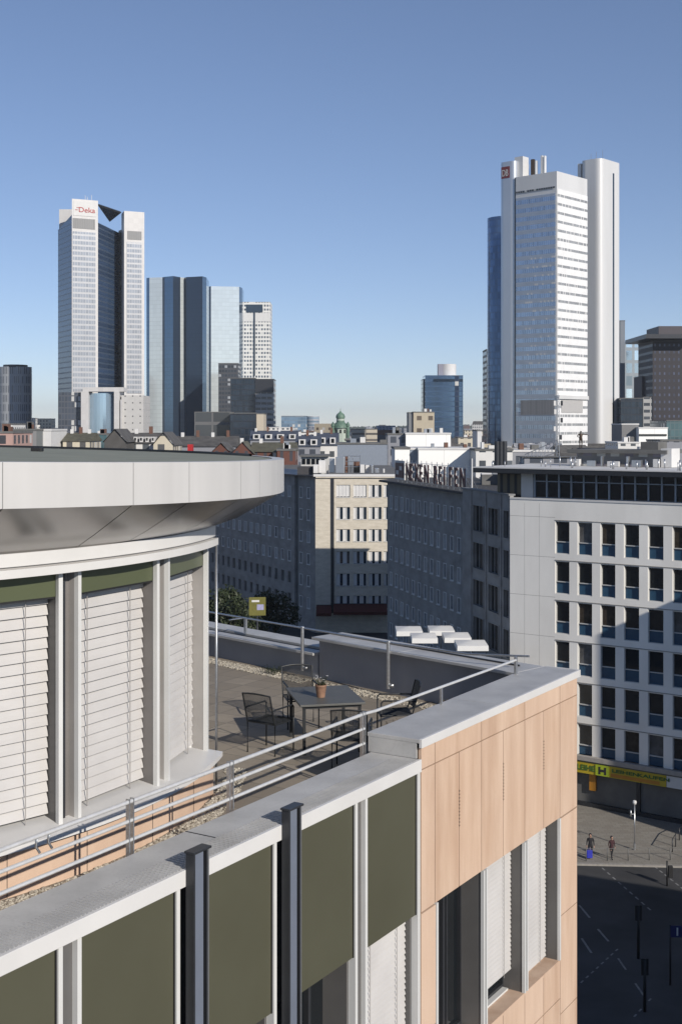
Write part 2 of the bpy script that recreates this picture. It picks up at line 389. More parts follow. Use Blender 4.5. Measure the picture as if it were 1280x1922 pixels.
# low coping along the street side
LC = ZR(-4.09)
for a, b_ in ((-14, -9.2), (-9.194, -6.3), (-6.294, -3.74), (-3.734, -.035)):
    part('coping', MB().fbox(FA, (a, b_), (-.69, -.012), (LC-.05, LC)), M['coping'], bevel=.005)
part('coping_seam', MB().fbox(FA, (-3.737, -3.730), (-.69, -.012), (LC-.06, LC+.004)), M['dark_metal'])
part('parapet', MB().fbox(FA, (-14, -.002), (-.66, -.162), (TH, LC-.05)), M['render_grey'])
part('edge_trim', MB().fbox(FA, (-14, -.035), (-.012, .03), (ZR(-4.24), LC+.004)), M['white_metal'], bevel=.004)
tm = MB()
x = -13.9
while x < -.2:                              # standing ribs pressed into the coping's outer half
    tm.fbox(FA, (x, x+.012), (-.30, -.02), (LC, LC+.007)); x += .047
part('coping_ribs', tm, M['coping'])
# left low part of the back parapet
part('parapet', MB().prism([BK(4.72, .12), BK(12, .12), BK(12, .8), BK(4.72, .8)], TH, ZR(-4.2)), M['render_grey'])
part('coping', MB().prism([BK(4.72, -.0), BK(12, 0), BK(12, .28), BK(4.72, .28)], ZR(-4.2), ZR(-4.15)), M['coping'], bevel=.005)
part('coping', MB().prism([BK(4.72, .40), BK(12, .40), BK(12, .86), BK(4.72, .86)], ZR(-4.18), ZR(-4.12)), M['coping'], bevel=.005)
part('coping_stripe', MB().prism([BK(4.72, .281), BK(12, .281), BK(12, .399), BK(4.72, .399)], ZR(-4.2), ZR(-4.16)), M['dark_metal'])
# --- green spandrel facade
zt, zb = ZR(-4.24), ZR(-5.99)
MU = [(-1.42, 'gap'), (-2.98, 'fin'), (-4.54, 'fin'), (-6.10, 'gap'), (-7.66, 'fin'), (-9.22, 'gap'), (-10.8, 'fin')]
edges = [-.07]
part('backing', MB().fbox(FA, (-12, -.001), (-.158, -.10), (zb, zt)), M['black'])
def post(x, w_=.05, y=.0, m='white_post'): part('mullion', MB().fbox(FA, (x-w_/2, x+w_/2), (-.1, y), (ZR(-13), zt)), M[m], bevel=.003)
post(-.045, .055)
prev = -.075
for c, kind in MU:
    hw = .135 if kind == 'gap' else .16
    if kind == 'gap': post(c+hw-.025, .05)
    post(c-hw+.025 if kind == 'gap' else c-.155, .05)
    if kind == 'gap':
        part('recess_panel', MB().fbox(FA, (c-hw+.05, c+hw-.05), (-.09, -.06), (ZR(-13), zt)), M['reveal'])
    xr = prev; xl = c+hw if kind == 'gap' else c+.12
    part('spandrel_panel', MB().fbox(FA, (xl+.016, xr-.016), (-.06, -.03), (zb, zt-.012)), M['green'])
    part('panel_gasket', MB().fbox(FA, (xr-.015, xr), (-.06, -.02), (zb, zt)), M['black'])
    prev = c-hw if kind == 'gap' else c-.18
def slats(fr, x0, x1, z0, z1, pitch=.085, depth=.09, tilt=62, y=0, th=.003, jitter=0):
    """horizontal louvre slats, slightly dished, with their ladder cords"""
    b = MB(); z = z1-pitch/2; t = R(tilt)
    while z > z0+pitch*.4:
        tt = t+rnd.uniform(-.04, .04); pr = []
        for s_ in (-.5, -.17, .17, .5):
            pr.append((math.cos(tt)*depth*s_+.006*(1-4*s_*s_)*math.sin(tt), -math.sin(tt)*depth*s_+.006*(1-4*s_*s_)*math.cos(tt)))
        for (ya, za), (yb, zb_) in zip(pr, pr[1:]):
            for o_ in (0, th):
                P = [FP(fr, x0, y+ya), FP(fr, x1, y+ya), FP(fr, x1, y+yb), FP(fr, x0, y+yb)]
                Z = [z+za+o_, z+za+o_, z+zb_+o_, z+zb_+o_]
                b.face([(*p, q) for p, q in zip(P, Z)])
        z -= pitch
    b.cur = 1; w_ = x1-x0
    for f in ((.22, .78) if w_ > .9 else (.5,)):
        b.fbox(fr, (x0+w_*f-.004, x0+w_*f+.004), (y+depth*.42, y+depth*.47), (z0, z1))
    return b
# lower storey under the spandrels: one closed blind, the rest dark glass
for (xr, xl, kind) in ((-.075, -1.285, 'blind'), (-1.555, -2.86, 'dark'), (-3.16, -4.42, 'dark'), (-4.72, -5.965, 'dark'), (-6.235, -7.6, 'dark')):
    wnd = part('window', MB().fbox(FA, (xl, xr), (-.45, -.42), (ZR(-9), zb)), M['glass'])
    part('reveal', MB().fbox(FA, (xr-.03, xr), (-.42, -.1), (ZR(-9), zb-.002)).fbox(FA, (xl, xl+.03), (-.42, -.1), (ZR(-9), zb-.002)).fbox(FA, (xl+.03, xr-.03), (-.45, -.1), (zb-.05, zb-.002)), M['reveal'])
    if kind == 'blind':
        o = slats(FA, xl+.03, xr-.04, ZR(-9), zb-.05, .072, .084, 62, -.17).build('blind', [M['blind'], M['reveal_lt']], hb)
    else:
        part('window_bar', MB().fbox(FA, (xr-.42, xr-.37), (-.42, -.36), (ZR(-9), zb-.05)), M['dark_metal'])
# three windows in the stone wall
WZ0, WZ1 = ZR(-8.16), ZR(-5.99)
part('lintel', MB().fbox(FA, (.40, 4.5), (-.42, -.045), (WZ1-.004, WZ1+.03)), M['reveal'])
for xa, xb, kind in ((.45, 1.80, 'open'), (1.86, 3.17, 'blind'), (3.23, 4.46, 'blind')):
    wd = MB().fbox(FA, (xa, xb), (-.40, -.38), (WZ0, WZ1-.005)); w0 = wd.build('window', M['glass'], hb)
    f = MB()
    f.fbox(FA, (xa, xa+.05), (-.38, -.33), (WZ0, WZ1-.005)).fbox(FA, (xb-.05, xb), (-.38, -.33), (WZ0, WZ1-.005)).fbox(FA, (xa+.05, xb-.05), (-.38, -.33), (WZ0, WZ0+.07))
    if kind == 'open': f.fbox(FA, (xa+.74, xa+.80), (-.38, -.31), (WZ0+.07, WZ1-.005)).fbox(FA, (xa+.88, xa+.92), (-.38, -.33), (WZ0+.07, WZ1-.005))
    o = f.build('frame', M['dark_metal'], hb); o.parent = w0; o.location = Vector(hb.location)-Vector(hb.location)
    if kind == 'blind': slats(FA, xa+.02, xb-.035, WZ0+(.28 if xa < 2 else .03), WZ1-.01, .066, .078, 64, -.22).build('blind', [M['blind'], M['reveal_lt']], hb)
    part('sill_trim', MB().fbox(FA, (xa+.06, xb-.06), (-.327, -.24), (WZ0+.002, WZ0+.03)), M['white_post'])
part('reveal', MB().fbox(FA, (4.46, 4.50), (-.38, -.03), (WZ0, WZ1-.005)), M['reveal'])
part('mullion', MB().fbox(FA, (4.458, 4.502), (-.03, .012), (WZ0, WZ1-.005)), M['white_post'])
part('mullion', MB().fbox(FA, (.40, .445), (-.38, .012), (WZ0, WZ1-.005)), M['white_post'])
for x in (1.83, 3.20):
    part('reveal', MB().fbox(FA, (x-.05, x+.05), (-.36, -.035), (WZ0, WZ1-.005)), M['reveal'])
    part('mullion', MB().fbox(FA, (x-.062, x-.022), (-.035, .012), (WZ0, WZ1-.005)), M['white_post'])
    part('mullion', MB().fbox(FA, (x+.022, x+.062), (-.035, .012), (WZ0, WZ1-.005)), M['white_post'])
# --- the vertical fins that stand above the coping
for c in (-2.98, -4.54, -7.66, -10.8):
    b = MB(); x0 = c-.09; top = ZR(-3.93)
    b.fbox(FA, (x0, x0+.022), (.031, .125), (ZR(-13), top)); b.fbox(FA, (x0+.188, x0+.21), (.031, .125), (ZR(-13), top))
    b.fbox(FA, (x0+.022, x0+.188), (.031, .05), (ZR(-13), top)); o = part('fin', b, M['dark_metal'])
    part('fin_inlay', MB().fbox(FA, (x0+.028, x0+.150), (.05, .118), (ZR(-13), top-.004)), M['blue_alu'])
    part('fin_inlay', MB().fbox(FA, (x0+.2105, x0+.235), (.06, .12), (ZR(-13), top-.004)), M['alu'])
    part('fin_cap', MB().fbox(FA, (x0-.012, x0+.25), (.02, .14), (top, top+.022)), M['dark_metal'], bevel=.004)
# ------------------------------------------------------------------ railing on the street side
rl = thing('terrace_railing', 'three-tube galvanised steel railing along the street edge of the roof terrace', 'railing', (*FP(FA, -3, -.74), TH))
V = -.735
zr = {-3.60: 0, -3.785: 0, -3.97: 0}
def RP(u, z, v=V): x, y = FP(FA, u, v); return (x, y, ZR(z))
for z, r_ in ((-3.60, .021), (-3.785, .018), (-3.97, .018)):
    MB().tube([RP(-13, z), RP(-.13, z)], r_, 12).build('rail', M['steel_rail'], rl)
for u in (-13, -10.2, -7.3, -4.52, -2.92, -.16):
    b = MB()
    for s in (-.03, .03): b.fbox(FA, (u+s-.007, u+s+.007), (V-.022, V+.022), (TH, ZR(-3.57)))
    b.build('post', M['steel'], rl)
for u in (-5.75, -5.6):
    MB().tube([RP(u, -3.62), RP(u+.02, -3.70, V-.03), RP(u+.05, -3.76, V-.01)], .012, 8).build('bracket', M['steel'], rl)
ru = thing('coping_handrail', 'single thin steel handrail on short posts running up over the high coping', 'railing', (*FP(FA, 2, -.74), HC1))
MB().tube([RP(-.13, -3.60), RP(.1, -3.60, -.70), RP(4.42, -3.63, -.70)], .019, 12).build('rail', M['steel_rail'], ru)
for u, z in ((1.9, -3.61), (4.42, -3.58)):
    w_ = .02 if u < 3 else .035
    MB().fbox(FA, (u-w_, u+w_), (-.715, -.685), (HC1, ZR(z))).build('post', M['steel'], ru)
rb = thing('back_railing', 'thin steel railing with tall posts along the rear parapet of the terrace', 'railing', (*BK(4, -.04), TH))
MB().tube([(*BK(-.05, .25), ZR(-3.62)), (*BK(1, .0), ZR(-3.69)), (*BK(2.74, -.05), ZR(-3.71)), (*BK(4.94, -.05), ZR(-3.71)), (*BK(12, -.05), ZR(-3.71))], .017, 10).build('rail', M['steel'], rb)
for t in (2.74, 4.94):
    MB().tube([(*BK(t, -.06), ZR(-4.50)), (*BK(t, -.06), ZR(-3.68))], .032, 12).build('post', M['steel'], rb)
    MB().tube([(*BK(t, -.06), ZR(-4.44)), (*BK(t-.09, -.02), ZR(-4.44))], .03, 8).build('bracket', M['steel'], rb)
for t in (7.1, 9.5): MB().fbox(frame(BK(t), (-.69, -.723)), (-.03, .03), (-.4, -.36), (ZR(-4.12), ZR(-3.80))).tube([(*BK(t, -.05), ZR(-3.80)), (*BK(t, .38), ZR(-3.80))], .012, 6).build('post', M['steel'], rb)

# ================================================================== ROUND PENTHOUSE
CX, CY, RW = -7.6, 16.7, 5.95
ph = thing('round_penthouse', 'round rooftop penthouse with closed white blinds under a wide projecting white canopy', 'building', (CX, CY, TH))
def C(r, th): return (CX+r*math.cos(R(th)), CY+r*math.sin(R(th)))
def arc(r, a, b, n): return [C(r, a+(b-a)*i/n) for i in range(n+1)]
PE = -5.6                                 # the curved front ends here at a corner
def band(r0, r1, z0, z1, a=-100, b_=PE, n=128):
    mb = MB()
    for i in range(n):
        t0, t1 = a+(b_-a)*i/n, a+(b_-a)*(i+1)/n
        A, B, D, E = C(r1, t0), C(r1, t1), C(r0, t1), C(r0, t0); L = R(t1-t0)*r1
        mb.face([(*A, z0), (*B, z0), (*B, z1), (*A, z1)], smooth=True); mb.face([(*A, z1), (*B, z1), (*D, z1), (*E, z1)]); mb.face([(*A, z0), (*B, z0), (*D, z0), (*E, z0)][::-1])
    mb.face([(*C(r0, a), z0), (*C(r1, a), z0), (*C(r1, a), z1), (*C(r0, a), z1)]); mb.face([(*C(r0, b_), z0), (*C(r1, b_), z0), (*C(r1, b_), z1), (*C(r0, b_), z1)])
    return mb
band(5.0, 6.05, ZR(-1.38), ZR(-1.25)).build('cornice', M['white_metal'], ph)
band(5.0, 6.02, ZR(-1.405), ZR(-1.38)).build('cornice_groove', M['reveal_lt'], ph)
band(5.0, 6.085, ZR(-1.49), ZR(-1.405)).build('cornice', M['white_metal'], ph)
pl = band(5.0, 6.02, TH, ZR(-4.155)); pl.build('plinth', M['stone'], ph)
b = MB()
for t in (-60, -53, -44, -34.5, -24, -14):
    b.tube([(*C(6.021, t), TH), (*C(6.021, t), ZR(-4.16))], .004, 4)
b.build('plinth_joint', M['dark_metal'], ph)
# sloping sill
mb = MB()
for i in range(96):
    t0, t1 = -100+(PE+100)*i/96, -100+(PE+100)*(i+1)/96
    for (r0, z0), (r1, z1) in (((5.6, -4.02), (6.14, -4.10)), ((6.14, -4.10), (6.14, -4.155)), ((6.14, -4.155), (5.6, -4.156))):
        mb.face([(*C(r0, t0), ZR(z0)), (*C(r0, t1), ZR(z0)), (*C(r1, t1), ZR(z1)), (*C(r1, t0), ZR(z1))])
e0s = [(*C(5.6, PE), ZR(-4.02)), (*C(6.14, PE), ZR(-4.10)), (*C(6.14, PE), ZR(-4.155)), (*C(5.6, PE), ZR(-4.156))]; mb.face(e0s); mb.build('sill', M['white_metal'], ph)
band(4.9, 5.45, TH, ZR(-1.3), -100, PE, 64).build('inner_wall', M['reveal'], ph)
ep = C(5.92, PE+.05); ed = Vector((-.30, 1)).normalized(); er = Vector((-1, -.3)).normalized()
MB().prism([ep, (ep[0]+ed.x*4.5, ep[1]+ed.y*4.5), (ep[0]+ed.x*4.5+er.x*3, ep[1]+ed.y*4.5+er.y*3), (ep[0]+er.x*.95, ep[1]+er.y*.95)], TH, ZR(-1.26)).build('side_wall', M['white_wall'], ph)
thetas = [-98.2, -82.7, -67.2, -51.7, -36.2, -20.7, -5.0]
PZ0, PZ1 = ZR(-4.09), ZR(-1.49)
for i, (ta, tb) in enumerate(zip(thetas, thetas[1:])):
    A, B = C(RW, ta+.95), C(RW, tb-.95)
    nx, ny = (B[1]-A[1]), -(B[0]-A[0]); fr = frame(A, (nx, ny)); L = math.hypot(B[0]-A[0], B[1]-A[1])
    if FP(fr, L)[0]-B[0] > .1: fr = (A, (-fr[1][0], -fr[1][1]), fr[2])
    for x in (.0, L-.055): MB().fbox(fr, (x, x+.05), (-.035, .02), (PZ0-.02, PZ1)).build('mullion', M['white_post'], ph)
    MB().fbox(fr, (.0, .03), (-.36, -.036), (PZ0, PZ1)).build('reveal', M['reveal_lt'], ph)
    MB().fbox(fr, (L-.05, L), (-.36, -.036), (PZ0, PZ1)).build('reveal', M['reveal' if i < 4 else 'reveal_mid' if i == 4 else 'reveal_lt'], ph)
    MB().fbox(fr, (.056, L-.056), (-.09, -.04), (PZ1-.255, PZ1)).build('spandrel_panel', M['green_lt'], ph)
    MB().fbox(fr, (.056, L-.056), (-.09, -.045), (PZ1-.275, PZ1-.2555)).build('panel_gasket', M['black'], ph)
    MB().fbox(fr, (.0, L), (-.39, -.361), (PZ0, PZ1)).build('window', M['glass'], ph)
    slats(fr, .035, L-.06, PZ0+.03, PZ1-.22, .114, .132, 70, -.19).build('blind', [M['blind'], M['reveal_lt']], ph)
    # recess between two bays
    B2 = C(RW-.11, tb); n2 = (B2[0]-CX, B2[1]-CY); f2 = frame(B2, n2)
    if tb > -10: continue
    MB().fbox(f2, (-.12, .12), (-.06, 0), (PZ0-.02, PZ1)).build('recess_panel', M['reveal_mid'], ph)
    MB().fbox(f2, (-.014, .014), (0, .03), (PZ0-.02, PZ1)).build('recess_rib', M['dark_metal'], ph)
MB().tube([(*C(6.04, PE+1), TH), (*C(6.04, PE+1), ZR(-1.5))], .016, 10).build('downpipe', M['steel'], ph)
# canopy: ring of white fascia sheets, satin soffit, shallow tilted roof
RC = 6.85
def tz(x, y): return ZR(-.323-.0228*(x+3.08)-.01005*(y-11.57))
joints = [-136, -123.5, -111, -98.5, -86, -73.5, -61, -48.5, -36, -28.7, -19.2, -14.1, -6, 6, 18.5, 31, 43.5, 56, 68.5, 81, 93.5, 106, 118.5, 131, 143.5, 156, 168.5, 181, 193.5, 206, 215, 224]
def ring(r0, z0f, r1, z1f, a, b_, n, mb):
    for i in range(n):
        t0, t1 = a+(b_-a)*i/n, a+(b_-a)*(i+1)/n
        P = [C(r0, t0), C(r0, t1), C(r1, t1), C(r1, t0)]
        mb.face([(*P[0], z0f(*P[0])), (*P[1], z0f(*P[1])), (*P[2], z1f(*P[2])), (*P[3], z1f(*P[3]))], smooth=True)
for a, b_ in zip(joints, joints[1:]):
    g = .022; k = max(2, int((b_-a)/1.2)); mb = MB()
    ring(RC, lambda x, y: tz(x, y)-.425, RC, tz, a+g, b_-g, k, mb); ring(RC, tz, RC-.16, tz, a+g, b_-g, k, mb)
    mb.build('fascia_panel', M['fascia'], ph)
    mb = MB(); zs = [(RC-.005, -.42), (RC-.30, -.60), (RC-.56, -.755), (6.0, None)]
    for (ra, da), (rb_, db) in zip(zs, zs[1:]):
        fa = (lambda d: (lambda x, y: tz(x, y)+d))(da); fb = (lambda d: (lambda x, y: ZR(-1.265) if d is None else tz(x, y)+d))(db)
        ring(ra, fa, rb_, fb, a+.06, b_-.06, k, mb)
    mb.build('soffit_panel', M['soffit'], ph)
mb = MB(); ring(RC-.012, lambda x, y: tz(x, y)-.41, RC-.012, lambda x, y: tz(x, y)-.01, -136, 224, 200, mb); mb.build('fascia_backing', M['reveal'], ph)
mb = MB()
ring(RC-.02, lambda x, y: tz(x, y)-.415, 5.9, lambda x, y: ZR(-1.255), -136, 224, 120, mb); mb.build('canopy_backing', M['black'], ph)
mb = MB(); ring(RC-.16, lambda x, y: tz(x, y)-.008, .01, lambda x, y: tz(x, y)-.008, -136, 224, 120, mb); mb.build('roof', mat('green grey roof sheet', (.27, .28, .22), .8, 0, .2, 1.5, (1, 4, 1)), ph)
mb = MB(); ring(RC-.17, lambda x, y: tz(x, y)-.004, RC-.17, lambda x, y: tz(x, y)+.03, 20, 200, 90, mb); ring(RC-.21, lambda x, y: tz(x, y)-.004, RC-.21, lambda x, y: tz(x, y)+.03, 20, 200, 90, mb); ring(RC-.17, lambda x, y: tz(x, y)+.03, RC-.21, lambda x, y: tz(x, y)+.03, 20, 200, 90, mb); mb.build('roof_edge', M['dark_metal'], ph)
px_ = C(4.2, -105); MB().box(px_[0]-.05, px_[0]+.05, px_[1]-.04, px_[1]+.04, tz(*px_)-.01, tz(*px_)+.03)
v1 = (W(70, 19.0), 19.0); MB().box(v1[0]-.08, v1[0]+.08, v1[1]-.08, v1[1]+.08, tz(*v1)-.01, tz(*v1)+.05).build('roof_vent', M['black'], ph, bevel=.01)
# ================================================================== TERRACE FURNITURE
def make_chair():
    """steel mesh armchair, seat centre at the origin, facing +y"""
    r = thing('terrace_chair', 'x', 'chair', (0, 0, 0), 'mesh chairs round the terrace table')
    w_, d_, sh, bh = .24, .23, .44, .86; t = .011
    def sheet(name, P):                     # woven mesh: a real grid of thin wires over a see-through sheet
        mb = MB(); n, m_ = 26, 26
        for i in range(n+1):
            a = i/n; mb.tube([P(a, j/8) for j in range(9)], .0028, 4, cap=False)
        for j in range(m_+1):
            a = j/m_; mb.tube([P(i/8, a) for i in range(9)], .0022, 4, cap=False)
        return mb.build(name, M['chair'], r)
    sheet('seat', lambda a, b: (-w_+2*w_*a, -d_+2*d_*b, sh+.012*math.cos(b*6.28)))
    MB().tube([(-w_, -d_, sh), (w_, -d_, sh), (w_, d_, sh-.01), (-w_, d_, sh-.01), (-w_, -d_, sh)], t, 8).build('seat_frame', M['chair'], r)
    back = lambda a, b: (-w_+2*w_*a, -d_-.02-.10*b-.03*math.sin(math.pi*a), sh+.06+(bh-sh-.06)*b+.02*math.sin(math.pi*a)*b)
    sheet('backrest', back)
    MB().tube([back(0, 0), back(0, .5), back(0, 1), back(.25, 1), back(.5, 1), back(.75, 1), back(1, 1), back(1, .5), back(1, 0)], t, 8).build('back_frame', M['chair'], r)
    for s in (-1, 1):
        MB().tube([(s*w_, -d_, 0), (s*w_, -d_, sh), (s*w_, -d_-.02, sh+.06)], t, 8).build('leg', M['chair'], r)
        MB().tube([(s*w_, d_-.01, 0), (s*w_, d_-.01, sh+.18)], t, 8).build('leg', M['chair'], r)
        MB().tube([(s*w_, d_-.01, sh+.18), (s*w_, d_-.04, sh+.21), (s*w_, -d_+.02, sh+.21), (s*w_, -d_-.06, sh+.2)], .013, 8).build('armrest', M['chair'], r)
    return r
chairs = [((-1.00, 18.22), math.atan2(-.545, .84), 'dark mesh chair left of the table, standing free on the sunlit paving'),
          ((-.62, 19.75), R(192), 'dark mesh chair behind the table, its pale back seen over the tabletop'),
          ((.78, 18.75), R(95), 'dark mesh chair right of the table under the rear parapet, beside dry plants'),
          ((.15, 17.25), R(-8), 'dark mesh chair in front of the table, mostly behind the railing')]
proto = make_chair()
for i, ((x, y), a, lb) in enumerate(chairs):
    o = proto if i == 0 else copy_tree(proto)
    o.location = (x, y, TH); o.rotation_euler = (0, 0, a); o['label'] = lb
tb = thing('terrace_table', 'dark rectangular table with steel legs on the roof terrace', 'table', (-.24, 18.6, TH))
ta_, tn_ = (.21, -.978), None
tf = frame((-.24, 18.6), (.21, -.978))
MB().fbox(tf, (-.47, .47), (-.62, .62), (TH+.69, TH+.72)).build('tabletop', M['table'], tb, bevel=.004)
MB().fbox(tf, (-.42, .42), (-.57, .57), (TH+.65, TH+.69)).build('apron', M['chair'], tb)
for sx_ in (-.40, .40):
    for sy_ in (-.54, .54):
        MB().fbox(tf, (sx_-.02, sx_+.02), (sy_-.02, sy_+.02), (TH, TH+.65)).build('leg', M['chair'], tb)
fp = thing('flower_pot', 'terracotta pot with small white flowers standing on the dark terrace table', 'flower pot', (-.29, 18.45, TH+.72))
c_ = (-.29, 18.45); z_ = TH+.72
MB().lathe(c_, [(0, z_), (.058, z_), (.082, z_+.155), (.086, z_+.16), (.086, z_+.18), (.076, z_+.18), (.074, z_+.15), (0, z_+.15)]).build('pot', M['terracotta'], fp)
st = MB(); lv = MB(); fw = MB()
for i in range(34):
    a = rnd.uniform(0, 6.28); l_ = rnd.uniform(.05, .17); r_ = rnd.uniform(0, .05)
    p0 = Vector((c_[0]+r_*math.cos(a), c_[1]+r_*math.sin(a), z_+.14)); p1 = p0+Vector((math.cos(a)*l_*.55, math.sin(a)*l_*.55, l_))
    st.tube([p0, (p0+p1)/2+Vector((0, 0, .02)), p1], .002, 4)
    for k in range(4):
        q = p0.lerp(p1, rnd.uniform(.3, 1)); d = Vector((rnd.uniform(-1, 1), rnd.uniform(-1, 1), rnd.uniform(-.2, .8))).normalized()*.022; e = d.cross(Vector((0, 0, 1))).normalized()*.008
        lv.face([q, q+d*.5+e, q+d, q+d*.5-e])
    if i % 2:
        for k in range(5):
            b_ = 6.28*k/5; d = Vector((math.cos(b_), math.sin(b_), .25))*.017; e = Vector((-math.sin(b_), math.cos(b_), 0))*.007; fw.face([p1, p1+d*.6+e, p1+d, p1+d*.6-e])
st.build('stems', M['leaf'], fp); lv.build('leaves', M['leaf'], fp); fw.build('flowers', M['petal'], fp)
# gravel strips (nobody could count the pebbles)
def pebbles(pts, name, label=None):
    mb = MB()
    for (x, y) in pts:
        r_ = rnd.uniform(.012, .03); z = TH+r_*.3; a = rnd.uniform(0, 3)
        ax, ay, az = r_*rnd.uniform(.9, 1.4), r_*rnd.uniform(.7, 1.1), r_*rnd.uniform(.5, .8)
        pr = [(0, -az), (.8, -az*.5), (1, 0), (.8, az*.5), (0, az)]; n = 6
        for (r0, z0), (r1, z1) in zip(pr, pr[1:]):
            for k in range(n):
                t0, t1 = 6.283*k/n, 6.283*(k+1)/n
                def P(r, zz, t): u, v = ax*r*math.cos(t), ay*r*math.sin(t); return (x+u*math.cos(a)-v*math.sin(a), y+u*math.sin(a)+v*math.cos(a), z+zz)
                q = [P(r0, z0, t0), P(r0, z0, t1), P(r1, z1, t1), P(r1, z1, t0)]
                if r0 == 0: q = q[1:]
                if r1 == 0: q = q[:3]
                mb.face(q, smooth=True)
    o = mb.build(name, M['pebble'], merge=False); return tag(o, label, 'gravel', kind='stuff')
pebbles([(lambda t, v: (BK(t, v)))(rnd.uniform(4.6, 12), -rnd.uniform(.06, .42)) for _ in range(2600)], 'gravel', 'strip of pale pebbles along the foot of the low rear parapet')
pebbles([(lambda t, v: (BK(t, v)))(rnd.uniform(.2, 4.4), -rnd.uniform(.04, .38)) for _ in range(900)], 'gravel', 'strip of pebbles in the shade under the high rear parapet')
pebbles([C(rnd.uniform(6.06, 6.34), rnd.uniform(-60, 5)) for _ in range(2200)], 'gravel', 'curved strip of pale pebbles round the foot of the penthouse')
def tuft(name, label, c, n, h, spread, m='leaf_dry', cat='plant'):
    mb = MB()
    for i in range(n):
        a = rnd.uniform(0, 6.28); r_ = rnd.uniform(0, spread); p = Vector((c[0]+r_*math.cos(a), c[1]+r_*math.sin(a), TH))
        l_ = rnd.uniform(.5, 1)*h; q = p+Vector((math.cos(a+rnd.uniform(-1, 1))*l_*.5, math.sin(a+rnd.uniform(-1, 1))*l_*.5, l_)); mid = (p+q)/2+Vector((0, 0, l_*.12))
        mb.tube([p, mid, q], .0025, 3, cap=False)
        for k in range(7):
            s_ = mid.lerp(q, rnd.uniform(-.3, 1)); d = Vector((rnd.uniform(-1, 1), rnd.uniform(-1, 1), rnd.uniform(-.3, .6)))*.028; e = d.cross(Vector((0, 0, 1))).normalized()*.009
            mb.face([s_, s_+d*.5+e, s_+d, s_+d*.5-e])
    return tag(mb.build(name, M[m], merge=False), label, cat)
tuft('dry_plant', 'brown dried shrub in the gravel at the foot of the dark right mesh chair', (1.05, 18.9), 60, .28, .3)
tuft('dry_plant', 'low dry herbs spreading towards the street-side coping', (1.35, 18.3), 60, .20, .35)
tuft('dry_plant', 'small brown plant right of the others, near the short handrail post', BK(1.0, -.35), 40, .26, .2)
tuft('green_weed', 'green weed in the pale gravel just left of the table', BK(5.6, -.22), 40, .16, .18, 'leaf')
tuft('green_weed', 'sparse reddish green weed in the pale gravel near the penthouse', BK(8.2, -.15), 26, .22, .2, 'leaf')

# ================================================================== THE STREET
g = MB(); g.face([(-9000, -600, 0), (9000, -600, 0), (9000, 14000, 0), (-9000, 14000, 0)]); tag(g.build('ground', M['road']), kind='structure')
WN = (-.585, -.811); WC = (W(957, 105.0*1.043), 105.0*1.043)      # white building corner
FW = frame(WC, WN)
def Fx(px, fr=FW, y=0):                    # distance along a facade at which the eye sees photo column px
    k = (px-640)/F; P = FP(fr, 0, y); return (P[0]-k*P[1])/(k*fr[1][1]-fr[1][0])
pv = MB(); e0 = (W(1060, 91.9), 91.9); e1 = (W(1300, 91.3), 91.3)
pvp = [e0, e1, (36, 84), (46, 76), FP(FW, 45, -1), FP(FW, -1, -1), (10, 118), (8, 104)]
pv.prism(pvp, .0, .13); tag(pv.build('pavement', [M['paving']]), kind='structure')
kb = MB()
for a, b_ in zip([pvp[7]]+pvp[:3], pvp[:4]):
    d = Vector((b_[0]-a[0], b_[1]-a[1], 0)); n_ = Vector((d.y, -d.x, 0)).normalized()*.28
    kb.prism([a, b_, (b_[0]+n_.x, b_[1]+n_.y), (a[0]+n_.x, a[1]+n_.y)], 0, .135)
tag(kb.build('kerb', M['kerb']), kind='structure')
def G(px, py, z=0): Y = (H-z)*F/(py-HZ); return (W(px, Y), Y)
mk = MB()
def stripe(a, b_, w_, dash=None, gap=0):
    a, b_ = Vector((*a, 0)), Vector((*b_, 0)); L = (b_-a).length; d = (b_-a)/L; n_ = Vector((-d.y, d.x, 0))*w_/2; s = 0
    while s < L:
        e = min(L, s+(dash or L)); p, q = a+d*s, a+d*e
        mk.face([(*(p-n_).xy, .006), (*(q-n_).xy, .006), (*(q+n_).xy, .006), (*(p+n_).xy, .006)]); s = e+gap+1e-3
stripe(G(1087, 1700), G(1107, 1724), .14); stripe(G(1122, 1745), G(1142, 1768), .14)
stripe(G(1130, 1630), G(1224, 1712), .12, .5, .45); stripe(G(1228, 1627), G(1310, 1692), .12, .5, .35)
stripe(G(1090, 1846), G(1160, 1782), .10, .35, .4); stripe(G(1190, 1910), G(1225, 1872), .10, .35, .4); stripe(G(1160, 1800), G(1215, 1880), .12, 1.6, 1.8)
stripe(G(1110, 1790), G(1060, 1715), .14, 2.2, 1.5)
tag(mk.build('road_markings', M['roadpaint']), kind='structure')

# ---- the pale limestone building
wb = thing('limestone_office', 'pale limestone office with blue window panels and a yellow shop fascia at the street corner', 'building', (*WC, 0))
WL = 34.0
cx = [Fx(p) for p in (1042, 1086, 1130, 1173, 1217)]
pitch = 2.04; c0 = Fx(1042); cols = [(c0+i*pitch, c0+i*pitch+1.29) for i in range(14)]
rows = sorted([(H-7.94-2.72-3.34*k, H-7.94-3.34*k) for k in range(6)])
mb = MB(); wall_openings(mb, FW, WL, 4.35, H-6.22, cols, rows, .32); mb.build('wall', M['limestone'], wb)
side = (-.235, .972); sN = (-.972, -.235)
FS = (FP(FW, 0), None, None)
FSd = frame((WC[0]+side[0]*12.4, WC[1]+side[1]*12.4), sN)       # shaded side facade; x runs from its far end to the corner
MB().prism([FP(FW, .36, -.33), FP(FW, WL, -.33), FP(FW, WL, -20), FP(FW, 12, -26), FP(FSd, -.4, -.35)], 0, H-6.4).build('core', M['roof_grey'], wb)
